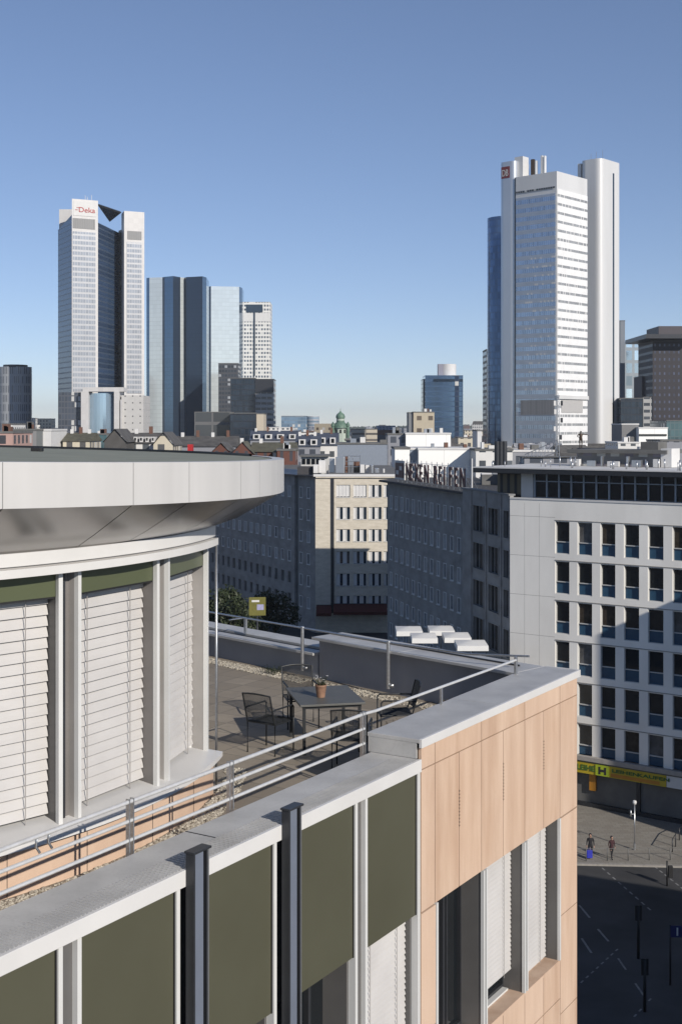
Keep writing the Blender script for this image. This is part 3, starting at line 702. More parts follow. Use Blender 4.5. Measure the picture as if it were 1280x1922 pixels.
jl = MB()
for k in range(7):
    z = H-7.94+.30-3.34*k; jl.fbox(FW, (0.02, c0-.01), (.0, .004), (z-.012, z+.012))
    if k < 6: jl.fbox(FW, (c0, WL), (.0, .03), (z-.25, z-.19))
for x in (1.4, 2.8): jl.fbox(FW, (x-.008, x+.008), (0, .003), (5, H-6.5))
jl.build('string_course', mat('weathered stone joint', (.33, .31, .28), .9), wb)
def make_win():
    r = MB().fbox(LF, (0, 1.29), (-.30, -.27), (0, 2.72)).build('window', M['glass'], None, local=True)
    MB().fbox(LF, (.045, 1.245), (-.265, -.22), (.05, .96)).build('panel', M['blue_panel'], r, local=True)
    f = MB().fbox(LF, (0, .045), (-.27, -.10), (0, 2.72)).fbox(LF, (1.245, 1.29), (-.27, -.10), (0, 2.72)).fbox(LF, (.045, 1.245), (-.27, -.12), (.96, 1.03)).fbox(LF, (.045, 1.245), (-.27, -.06), (0, .05)).fbox(LF, (.045, 1.245), (-.27, -.12), (2.66, 2.72))
    f.build('frame', M['limeframe'], r, local=True); return r
def spread(make, fr, parent, spots, y=0):
    pr = make() if callable(make) else make
    for i, (x, z) in enumerate(spots):
        o = pr if i == 0 else copy_tree(pr)
        place(o, fr, x, y, z, parent)
    return pr
sp_ = [(c[0], r_[0]) for r_ in rows for c in cols]; rw = random.Random(4); rw.shuffle(sp_)
wA = spread(make_win, FW, wb, sp_[24:])
wB = copy_tree(wA); wB.data = wB.data.copy(); wB.data.materials[0] = mat('brown curtain behind glass', (.055, .045, .035), .12, 0, .5, 1.5)
wC = copy_tree(wA); wC.data = wC.data.copy(); wC.data.materials[0] = mat('half drawn blind behind glass', (.13, .13, .13), .12, 0, .5, .8)
spread(wB, FW, wb, sp_[:14]); spread(wC, FW, wb, sp_[14:24])
# setback top storey with its glazing and the deep roof slab
tz0, tz1 = H-6.22, H-4.05
MB().fbox(FW, (-.0, WL), (-.30, .05), (H-6.22, H-6.08)).build('parapet_coping', M['white_wall'], wb)
px0 = Fx(1002, y=-1.1)
FT = frame(FP(FW, px0, -1.1), WN)
MB().fbox(FT, (-1.25, WL-5), (-6, -.32), (tz0-.1, H-3.9)).build('upper_core', M['black'], wb)
ins = MB(); ins.fbox(FT, (-1.25, -.1), (-.319, -.05), (tz0, tz1+.2)); ins.build('upper_wall', M['white_wall'], wb)
pt = (Fx(1266, FT)-Fx(1002, FT))/11
def make_top():
    r = MB().fbox(LF, (.12, pt-.0), (-.2, -.17), (0, tz1-tz0)).build('window', M['glass'], None, local=True)
    MB().fbox(LF, (0, .12), (-.22, .0), (0, tz1-tz0)).fbox(LF, (.12, pt), (-.169, -.02), (tz1-tz0-.78, tz1-tz0-.70)).fbox(LF, (.12, pt), (-.169, -.0), (tz1-tz0-.05, tz1-tz0)).fbox(LF, (.12, pt), (-.169, -.0), (0, .06)).build('frame', mat('blue grey window frame', (.36, .41, .47), .5), r, local=True); return r
spread(make_top, FT, wb, [(i*pt, tz0+.1) for i in range(16)])
MB().fbox(FT, (-5.2, WL-4), (-9, 1.35), (H-4.02, H-3.62)).build('roof_slab', M['dark_metal'], wb)
MB().fbox(FT, (-5.2, WL-4), (-9, 1.40), (H-3.62, H-3.52)).build('roof_edge', M['white_wall'], wb)
# older side storey under the slab's left end
MB().prism([FP(FT, -1.26, -.4), FP(FT, -4.2, -1.2), FP(FT, -4.2, -8), FP(FT, -1.26, -8)], tz0-.1, H-4.03).build('side_storey', grid('side storey glazing', (.05, .05, .05), (.16, .14, .10), .85, 2.3, .6, .75, blind=.35, blindc=(.45, .4, .3)), wb)
# plant storey on the roof
rp = thing('roof_plant_room', 'long low plant storey with a dark flat roof on top of the limestone office', 'rooftop structure', (*FP(FT, 8, -6), H-3.52))
FPp = frame(FP(FT, 0, -6.5), WN); xa, xb = Fx(1077, FPp), Fx(1252, FPp)
MB().fbox(FPp, (xa+.3, xb-.5), (-4, 0), (H-3.52, H-2.35)).build('wall', grid('plant storey cladding', (.30, .29, .28), (.20, .19, .24), 1.3, 1.3, .62, .6, blind=.3), rp)
MB().fbox(FPp, (xa-.4, xb+.2), (-5, .6), (H-2.35, H-2.05)).build('roof', M['roof_grey'], rp)
MB().fbox(FPp, (xb-.4, xb+.55), (-1.5, .4), (H-3.5, H-1.9)).build('duct', M['white_wall'], rp)
MB().fbox(FPp, (xb-2.6, xb-1.0), (-2.5, -.5), (H-2.05, H-1.35)).build('cooling_unit', M['roof_grey'], rp)
rnd2 = random.Random(3)
for i, (pa, pb, za, zb_) in enumerate(((1082, 1088, -3.5, -2.9), (1102, 1118, -3.5, -3.0), (1128, 1131, -3.5, -2.6), (1140, 1162, -3.5, -3.05), (1176, 1180, -3.5, -2.6), (1186, 1204, -3.5, -2.9), (1226, 1236, -3.5, -2.8))):
    f_ = frame(FP(FPp, 0, .9), WN); MB().fbox(f_, (Fx(pa, f_), Fx(pb, f_)), (-.3, .1), (H+za, H+zb_)).build('roof_box', M[('white_wall', 'alu', 'steel')[i % 3]], rp, bevel=.02)
pipes = MB()
for i in range(26):
    x = rnd2.uniform(-5, 16); yy = rnd2.uniform(-5.5, .6); z1 = rnd2.uniform(.2, .9)
    pipes.tube([(*FP(FT, x, yy), H-3.52), (*FP(FT, x, yy), H-3.52+z1)], rnd2.uniform(.03, .09), 8)
pipes.build('vent_pipes', M['steel'], rp)
# ground floor: ledge, sign bands, shop glazing
sh = H-31.5
MB().fbox(FW, (-.2, WL), (-.3, .45), (4.0, 4.35)).build('ledge', mat('grey canopy slab', (.40, .375, .345), .8), wb)
MB().fbox(FW, (-.2, WL), (-.3, .30), (3.86, 4.0)).build('ledge_recess', M['roof_grey'], wb)
xs0, xs1 = .6, Fx(1250, y=.35)
MB().fbox(FW, (xs0, xs1), (.02, .33), (2.95, 3.86)).build('sign_band', M['yellow'], wb)
MB().fbox(FW, (xs1+.01, WL), (.02, .28), (2.95, 3.86)).build('sign_band', M['white_wall'], wb)
FWs = frame(FP(FW, 0, .331), WN)
MB().fbox(FWs, (Fx(1146, FWs), Fx(1238, FWs)), (0, .012), (3.02, 3.30)).build('sign_stripe', M['orange'], wb)
gr = mat('green sign letters', (.06, .16, .03), .6)
text('sign_text', 'LEIHEN', .62, gr, wb, FWs, Fx(1083, FWs), .012, 3.22, bold=.01, sx=1.05)
text('sign_text', 'LEIHEN', .36, gr, wb, FWs, Fx(1148, FWs), .012, 3.42, bold=.008, sx=2.0)
text('sign_text', 'KAUFEN', .36, gr, wb, FWs, Fx(1196, FWs), .012, 3.42, bold=.008, sx=2.0)
MB().fbox(FWs, (Fx(1118, FWs), Fx(1143, FWs)), (0, .06), (2.98, 3.84)).build('sign_icon', mat('lime sign square', (.42, .52, .03), .5), wb)
k_ = MB(); xi = Fx(1124, FWs)
k_.fbox(FWs, (xi, xi+.16), (.06, .08), (3.1, 3.7)).fbox(FWs, (xi+.5, xi+.66), (.06, .08), (3.1, 3.7)).fbox(FWs, (xi+.17, xi+.49), (.06, .08), (3.3, 3.5)); k_.build('sign_icon_mark', M['cloth_dark'], wb)
MB().fbox(FW, (0, WL), (-.9, -.85), (.13, 3.86)).build('shop_glass', M['glass'], wb)
MB().fbox(FW, (0, WL), (-.6, -.02), (.13, .45)).build('shop_plinth', M['dark_metal'], wb)
x = 0; i = 0
while x < WL:
    MB().fbox(FW, (x, x+(.30 if i % 3 == 0 else .09)), (-.84, -.1 if i % 3 == 0 else -.6), (.45, 2.95)).build('shop_post', M['dark_metal'], wb); x += 1.9; i += 1
xo = Fx(1106, y=-.1); MB().fbox(FW, (xo, xo+.55), (-.3, -.08), (1.5, 2.95)).build('shop_banner', M['orange'], wb)
shopc = [mat('shop display dark teal', (.035, .07, .06), .5), mat('shop display brown', (.22, .07, .03), .6), mat('shop display grey', (.14, .15, .16), .5)]
for pa, pb, z0_, z1_, m_ in ((1153, 1184, .9, 2.9, 0), (1150, 1180, .55, 1.0, 1), (1208, 1229, 1.2, 2.4, 2), (1198, 1242, .5, .85, 1), (1134, 1147, .8, 2.3, 2), (1085, 1100, .9, 1.5, 2)):
    f_ = frame(FP(FW, 0, -.7), WN); MB().fbox(f_, (Fx(pa, f_), Fx(pb, f_)), (-.04, 0), (z0_, z1_)).build('display', shopc[m_], wb)

# ---- the shaded side building next to it (large windows)
sb = thing('grey_panel_office', 'shaded grey panel facade with large triple windows, between the limestone office and the sign building', 'building', (FSd[0][0], FSd[0][1], 0))
SLn = 12.4
scol = []
for a_, b_ in ((888, 909), (916.5, 937), (945, 957)): 
    scol.append((Fx(a_, FSd)+0, min(Fx(b_, FSd), SLn-.02)))
scol = [(c[0]+.1, c[1]-.1) for c in scol[:2]]+[(scol[2][0]+.1, SLn-.25)]
srows = sorted([(H-7.3-2.35-3.42*k, H-7.3-3.42*k) for k in range(7)])
mb = MB(); wall_openings(mb, FSd, SLn, 0, H-5.95, scol, srows, .35); mb.build('wall', M['grey_stone'], sb)
for (x0, x1) in scol:
    for (z0_, z1_) in srows:
        o = MB().fbox(FSd, (x0, x1), (-.33, -.30), (z0_, z1_)).build('window', M['glass'], sb)
        f_ = MB(); w3 = (x1-x0)/3
        for j in range(1, 3 if x1-x0 > 1.5 else 1): f_.fbox(FSd, (x0+w3*j-.04, x0+w3*j+.04), (-.30, -.22), (z0_, z1_))
        f_.fbox(FSd, (x0-.12, x0), (-.1, .05), (z0_-.1, z1_+.1)).fbox(FSd, (x1, x1+.12), (-.1, .05), (z0_-.1, z1_+.1)).fbox(FSd, (x0, x1), (-.1, .05), (z1_, z1_+.1))
        f_.fbox(FSd, (x0, x1), (-.1, .09), (z0_-.1, z0_))
        fo = f_.build('frame', M['grey_stone'], sb)
for x in (scol[0][0]-.5, (scol[0][1]+scol[1][0])/2, (scol[1][1]+scol[2][0])/2):
    MB().fbox(FSd, (x-.12, x+.12), (.0, .10), (0, H-6)).build('pilaster', M['grey_stone'], sb)
MB().fbox(FSd, (-.1, SLn), (-.5, .12), (H-5.95, H-5.8)).build('coping', mat('dusty lead coping', (.22, .225, .23), .7), sb)

# ================================================================== THE SIGN BUILDING
A0 = (W(727, 167), 167.0); NX = .985
q = (.2535, -.9673); NLn = 31.5
NFn = (-.9673, -.2535); FN = frame(A0, NFn)
nb = thing('sign_building', 'shaded grey office block carrying the large dark red roof letters', 'building', (*A0, 0))
zr0 = ZP(901, 167)
mb = MB(); ncols = []
for i in range(13): x = 1.1+i*2.33; ncols.append((x, x+1.15))
nrows = sorted([(zr0-1.9-1.75-3.3*k, zr0-1.9-3.3*k) for k in range(6)])
wall_openings(mb, FN, NLn, 0, zr0-.25, ncols, nrows, .3); mb.build('wall', M['grey_stone'], nb)
Rr = FP(FN, NLn)
MB().prism([FP(FN, .31, -.31), FP(FN, NLn-.01, -.31), (48, 148), (48, 168), (18.4, 168), (18.4, 175.8), (10.2, 175.8)], 0, zr0-.3).build('core', M['grey_stone'], nb)  # unseen rear edge placed for the shadow on the cream front
MB().prism([(15.3, 136.4), (13.3, 122.6), (48, 134), (48, 147.9)], 0, zr0-.6).build('sunblock_wing', M['grey_stone'], nb)  # hidden wing added to stop sun leaking into the street behind
MB().prism([(18.4, 168.01), (48, 168.01), (48, 175.6), (18.4, 175.6)], 0, zr0-1.6).build('rear_shadow_wing', M['grey_stone'], nb)  # unseen wing added to step the shadow edge on the cream front
MB().prism([FP(FN, -.9, .9), FP(FN, NLn+.2, .9), (49, 146), (49, 168), (18.6, 168), (18.6, 176), (9.5, 176)], zr0-.25, zr0).build('roof_overhang', mat('dark eaves slab', (.07, .068, .065), .8), nb)
def make_nwin(netp=.4):
    def f():
        r = MB().fbox(LF, (0, 1.15), (-.14, -.11), (0, 1.75)).build('window', M['glass_blue'], None, local=True)
        MB().fbox(LF, (0, .13), (-.11, .01), (0, 1.75)).fbox(LF, (1.02, 1.15), (-.11, .01), (0, 1.75)).fbox(LF, (.13, 1.02), (-.11, .01), (0, .10)).fbox(LF, (.13, 1.02), (-.11, .01), (1.65, 1.75)).fbox(LF, (.54, .61), (-.11, -.05), (.10, 1.65)).build('frame', M['white_wall'], r, local=True)
        MB().fbox(LF, (-.04, 1.19), (-.02, .09), (-.06, -.001)).build('sill', M['limeframe'], r, local=True)
        return r
    return f
w1 = make_nwin()()
w2 = make_nwin()(); w2.data = w2.data.copy(); w2.data.materials[0] = M['net']
rr = random.Random(11); s1, s2 = [], []
for r_ in nrows:
    for c in ncols: (s2 if rr.random() < .42 else s1).append((c[0], r_[0]))
spread(w1, FN, nb, s1); spread(w2, FN, nb, s2)
MB().tube([(*FP(FN, NLn+.15, .1), 0), (*FP(FN, NLn+.15, .1), zr0-.3)], .12, 8).build('downpipe', M['black'], nb)
# letters
FL = frame(FP(FN, 0, .55), NFn)
sg = thing('roof_sign', 'large dark red roof letters NEXEN REIFEN with a framed square emblem on a steel rack', 'sign', (*FP(FL, 15, 0), zr0))
word = 'NEXEN REIFEN'
xL0, xL1 = Fx(763, FL), Fx(875, FL); stp = (xL1-xL0)/len(word)
for i, ch in enumerate(word):
    if ch == ' ': continue
    xx = xL0+stp*i
    text('letter_side', ch, 3.0, M['sign_side'], sg, FL, xx+.1, .05, zr0+.45, ext=.03, bold=.04, sx=.80)
    text('letter', ch, 3.0, M['sign_red'], sg, FL, xx, .12, zr0+.45, ext=.05, bold=.02, sx=.80)
e0_, e1_ = Fx(741, FL), Fx(759, FL)
MB().fbox(FL, (e0_, e1_), (-.2, 0), (zr0+.35, zr0+2.75)).build('emblem_box', M['sign_side'], sg, bevel=.03)
MB().fbox(FL, (e0_+.3, e1_-.3), (0.001, .06), (zr0+.62, zr0+2.45)).build('emblem', M['sign_red'], sg)
em = MB(); ec = (e0_+e1_)/2; hw = (e1_-e0_)/2-.5
for s_ in (0, 1):
    em.fbox(FL, (ec-hw*.8+s_*hw*.9, ec-hw*.1+s_*hw*.9), (.061, .09), (zr0+1.0+s_*.55, zr0+1.5+s_*.55))
em.build('emblem_mark', M['sign_side'], sg)
rk = MB()
for x in [e0_+i*1.9 for i in range(16)]:
    if x < xL1+.5: rk.bar((*FP(FL, x, -.4), zr0), (*FP(FL, x, -.4), zr0+2.9), .05); rk.bar((*FP(FL, x, -.4), zr0+2.6), (*FP(FL, x, -1.9), zr0), .04)
for z in (.35, 1.5, 2.6): rk.bar((*FP(FL, e0_, -.4), zr0+z), (*FP(FL, xL1+.4, -.4), zr0+z), .04)
rk.build('rack', M['steel'], sg)
MB().bar((*FP(FL, xL1+.9, -.3), zr0), (*FP(FL, xL1+.9, -.3), zr0+3.6), .12).build('end_post', M['white_wall'], sg)

# ================================================================== THE CREAM CORNER BUILDING
YC = 195.0; cz = ZP(890, YC)
cb = thing('cream_corner_building', 'travertine corner building, half sunlit and half in shadow, with a flat roof', 'building', (W(592, YC), YC, 0))
FC = frame((W(592, YC), YC), (.0, -1)); FCw = Fx(740, FC)
FCw = 14.0
ccols = []; 
for pa, pb in ((631, 657), (663, 688), (692, 716), (720, 737)): ccols.append((Fx(pa, FC), Fx(pb, FC)))
rz = 41.7*YC/F
crow = sorted([(ZP(928+41.7*k+5, YC), ZP(910+41.7*k, YC)) for k in range(6)])
mb = MB(); wall_openings(mb, FC, FCw, 0, cz-.35, ccols, crow, .3); mb.build('wall', M['travertine'], cb)
MB().fbox(FC, (Fx(621, FC), Fx(627, FC)), (0, .12), (3, cz-.36)).build('downpipe', M['dark_metal'], cb)
MB().fbox(FC, (-.3, FCw), (-.6, .35), (cz-.35, cz)).build('cornice', M['white_wall'], cb)
MB().fbox(FC, (.05, FCw), (-.6, .30), (cz-.55, cz-.36)).build('cornice_shadow_gap', M['travertine'], cb)
def make_cwin(wd, hgt, blind):
    r = MB().fbox(LF, (0, wd), (-.25, -.22), (0, hgt)).build('window', M['glass_blue'], None, local=True)
    if blind: MB().fbox(LF, (.06, wd-.06), (-.20, -.16), (.1, hgt)).build('blind', M['white_wall'], r, local=True)
    f_ = MB().fbox(LF, (0, .08), (-.22, -.12), (0, hgt)).fbox(LF, (wd-.08, wd), (-.22, -.12), (0, hgt))
    for j in (1, 2, 3): f_.fbox(LF, (wd*j/4-.05, wd*j/4+.05), (-.159 if blind else -.22, -.12), (0, hgt))
    f_.fbox(LF, (0, wd), (-.119, .08), (-.08, -.001)); f_.build('frame', M['white_wall'], r, local=True)
    for j, xx in enumerate((.08, wd*.5+.05)):
        if not blind: MB().fbox(LF, (xx, xx+wd*.2), (-.20, -.18), (.05, hgt-.05)).build('curtain', M['white_wall'], r, local=True)
    return r
for i, (z0_, z1_) in enumerate(crow[::-1]):
    for j, (a_, b_) in enumerate(ccols):
        place(make_cwin(b_-a_, z1_-z0_, i == 0 and j < 2), FC, a_, 0, z0_, cb)
# shaded left wing: a short straight piece, then the long street front
dL = (-.456, .89); 
def wing(fr, L, c0_, pitch_, wd, rows_, nm, top, drop=.0):
    global CNT
    cs = []; x = c0_
    while x+wd < L-.3: cs.append((x, x+wd)); x += pitch_
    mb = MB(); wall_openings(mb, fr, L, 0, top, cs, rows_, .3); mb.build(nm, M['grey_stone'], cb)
    return [(c[0], r_[0]) for r_ in rows_ for c in cs]
# wing fronts face the street on the left; x runs from the far end towards the corner
Pn = (W(592, YC), YC)
P1 = (Pn[0]+dL[0]*6.7, Pn[1]+dL[1]*6.7)
LW = 62
P1b = (P1[0]-.89*.35, P1[1]-.456*.35)
P2_ = (P1b[0]+dL[0]*LW, P1b[1]+dL[1]*LW)
FM = frame(P1, (-.89, -.456))
FLw = frame(P2_, (-.89, -.456))
wr = sorted([(cz-2.1-1.75-3.4*k, cz-2.1-3.4*k) for k in range(6)])
spm = wing(FM, 6.68, 1.0, 2.7, 1.25, wr, 'wall', cz-.4); spl = wing(FLw, LW-.02, .8, 2.55, 1.15, wr, 'wall', cz-.4)
w3 = make_nwin()(); w3.data = w3.data.copy(); w3.data.materials[0] = M['glass']
for o_ in KIDS(w3):
    if o_.name.startswith('frame'): o_.data = o_.data.copy(); o_.data.materials[0] = M['white_wall']
w4 = copy_tree(w3); w4.data = w4.data.copy(); w4.data.materials[0] = M['net']
allw = [(FM, s) for s in spm]+[(FLw, s) for s in spl[::-1]]
vis = [(f_, s) for f_, s in allw if FP(f_, s[0])[1] < 252][:100]
for i, (f_, (x, z)) in enumerate(vis):
    o = copy_tree(w4 if rr.random() < .5 else w3); place(o, f_, x, 0, z, cb)
for o_ in (w3, w4):
    for k in KIDS(o_): bpy.data.objects.remove(k)
    bpy.data.objects.remove(o_)
MB().prism([(Pn[0]+.31, Pn[1]+.31), (Pn[0]+13.8, YC+.31), (Pn[0]+13.8, YC+60), (P2_[0]+12, P2_[1]+4), FP(FLw, .1, -.31), FP(FLw, LW, -.31)], 0, cz-.45).build('core', M['roof_grey'], cb)
MB().prism([(P1b[0]-.5, P1b[1]-.35), (Pn[0]-.35, Pn[1]-.5), (Pn[0]-.35, Pn[1]+20), (P2_[0]+12, P2_[1]+4), (P2_[0]-.5, P2_[1]-.3)], cz-.4, cz-.22).build('cornice', M['dark_metal'], cb)

# ================================================================== STREET THINGS
def tree(name, label, x, y, h, r, group=None, n=900, leaf=.5, z0=0, trunk=.35, m='leaf'):
    t = thing(name, label, 'tree', (x, y, z0), group); rt = random.Random(hash((round(x*10), round(y*10))) % 9999)
    b = MB(); b.tube([(x, y, z0), (x+.1, y, z0+h*.3), (x, y+.1, z0+h*.55)], [trunk, trunk*.75, trunk*.4], 8)
    cl = []
    for i in range(9):
        a = rt.uniform(0, 6.28); rr_ = rt.uniform(.2, .75)*r; c = Vector((x+rr_*math.cos(a), y+rr_*math.sin(a), z0+h*rt.uniform(.48, .9))); cl.append((c, r*rt.uniform(.28, .5)))
        b.tube([(x, y, z0+h*rt.uniform(.28, .5)), tuple(c)], [trunk*.35, trunk*.1], 5)
    b.build('trunk', M['bark'], t); lf = MB()
    for i in range(n):
        c, cr = cl[rt.randrange(len(cl))]; d = Vector((rt.gauss(0, 1), rt.gauss(0, 1), rt.gauss(0, .8))).normalized()*cr*rt.uniform(.55, 1.1); p = c+d
        u = Vector((rt.uniform(-1, 1), rt.uniform(-1, 1), rt.uniform(-1, 1))).normalized()*leaf; v = u.cross(Vector((rt.uniform(-1, 1), rt.uniform(-1, 1), rt.uniform(-1, 1)))).normalized()*leaf*.7
        lf.face([p-u, p+v*.6, p+u, p-v*.6])
    lf.build('crown', M[m], t, merge=False); return t
tree('street_tree', 'dark street tree left of the yellow billboard, in front of the shaded cream building', W(405, 176), 176, 9.5, 4.6, 'dark street trees in the shaded street', 2600, .32)
tree('street_tree', 'dark street tree between the leftmost tree and the yellow billboard', W(445, 170), 170, 8.8, 4.0, 'dark street trees in the shaded street', 2200, .3)
tree('street_tree', 'dark street tree right behind the yellow billboard', W(515, 182), 182, 7.6, 3.8, 'dark street trees in the shaded street', 2000, .3)
yb = (W(483, 160), 160); yz = ZP(1156, 160)
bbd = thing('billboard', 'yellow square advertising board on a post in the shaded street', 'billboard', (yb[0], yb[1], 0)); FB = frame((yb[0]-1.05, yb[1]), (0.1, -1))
MB().fbox(FB, (0, 2.1), (-.15, 0), (yz, yz+2.3)).build('panel', mat('shade darkened yellow board', (.17, .16, .03), .7), bbd, bevel=.02)  # yellow darkened to stand in for the street's shade
MB().fbox(FB, (.35, 1.3), (.001, .02), (yz+1.7, yz+1.95)).build('white_line', M['white_wall'], bbd); MB().fbox(FB, (1.0, 1.85), (.001, .02), (yz+.7, yz+1.4)).build('picture', mat('pale violet print', (.4, .4, .6), .5), bbd)
MB().tube([(yb[0], yb[1]+.1, 0), (yb[0], yb[1]+.1, yz)], .12, 8).build('post', M['dark_metal'], bbd)
for i, (pa, pb, zz, lb) in enumerate(((594, 622, 3.6, 'short dark red awning on the corner of the cream building'), (626, 726, 3.8, 'long dark red awning along the front of the cream building'))):
    fr = frame((W(pa, YC-.4), YC-.05), (0, -1)); L = (pb-pa)/F*YC; mb = MB()
    mb.face([(*FP(fr, 0, 0), zz+.6), (*FP(fr, L, 0), zz+.6), (*FP(fr, L, 2.4), zz-.3), (*FP(fr, 0, 2.4), zz-.3)]); mb.face([(*FP(fr, 0, 2.4), zz-.3), (*FP(fr, L, 2.4), zz-.3), (*FP(fr, L, 2.42), zz-.75), (*FP(fr, 0, 2.42), zz-.75)])
    aw = thing('awning', lb, 'awning', (*FP(fr, L/2, .1), zz+.6)); o = mb.build('cloth', M['awning'], aw); sd = o.modifiers.new('thickness', 'SOLIDIFY'); sd.thickness = .03
    MB().tube([(*FP(fr, 0, .02), zz+.62), (*FP(fr, L, .02), zz+.62)], .06, 6).build('roller', M['dark_metal'], aw)
# low pavilion with white parasols
pvn = thing('low_pavilion', 'low flat-roofed wing whose terrace carries the white parasols', 'building', (8, 106, 0))
MB().box(4.2, 13.4, 100.5, 111.5, 0, 10.7).build('wall', M['grey_stone'], pvn); MB().box(4.0, 13.6, 100.3, 111.7, 10.7, 10.95).build('roof', M['roof_grey'], pvn)
plist = [(744, 793, 1189, 'white parasol at the left end of the back row'), (806, 853, 1188, 'white parasol at the right end of the back row'), (773, 821, 1202, 'white parasol at the left of the middle row'), (834, 884, 1201, 'white parasol at the right of the middle row'), (858, 916, 1216, 'white parasol in front, nearest to the pale office wall')]
for i, (pa, pb, py, lb) in enumerate(plist):
    zt_ = 13.45; Y = (H-zt_)*F/(py-5-HZ); x0, x1 = W(pa, Y), W(pb, Y); xc, yc = (x0+x1)/2, Y+1.2; hx, hy = (x1-x0)/2, 1.5
    t = thing('parasol', lb+' on the low roof terrace', 'parasol', (xc, yc, 10.95), 'white parasols on the low roof terrace')
    mb = MB(); n = 6
    def Z(a, b_): return zt_+.28-.30*max(abs(a), abs(b_))-.06*math.cos(a*1.5)*math.cos(b_*1.5)
    G_ = [(-1+2*k/n) for k in range(n+1)]
    for a0, a1 in zip(G_, G_[1:]):
        for b0, b1 in zip(G_, G_[1:]): mb.face([(xc+hx*a, yc+hy*b_, Z(a, b_)) for a, b_ in ((a0, b0), (a1, b0), (a1, b1), (a0, b1))], smooth=True)
    zv = lambda a, b_: Z(a, b_)-.42
    for k in range(n):
        for (a0, b0), (a1, b1) in (((G_[k], -1), (G_[k+1], -1)), ((G_[k], 1), (G_[k+1], 1)), ((-1, G_[k]), (-1, G_[k+1])), ((1, G_[k]), (1, G_[k+1]))):
            mb.face([(xc+hx*a0, yc+hy*b0, Z(a0, b0)), (xc+hx*a1, yc+hy*b1, Z(a1, b1)), (xc+hx*a1*1.01, yc+hy*b1*1.01, zv(a1, b1)), (xc+hx*a0*1.01, yc+hy*b0*1.01, zv(a0, b0))])
    mb.build('canopy', M['parasol'], t); MB().tube([(xc, yc, 10.95), (xc, yc, zt_+.2)], .04, 8).build('pole', M['steel'], t); MB().box(xc-.35, xc+.35, yc-.35, yc+.35, 10.95, 11.03).build('base', M['roof_grey'], t, bevel=.02)
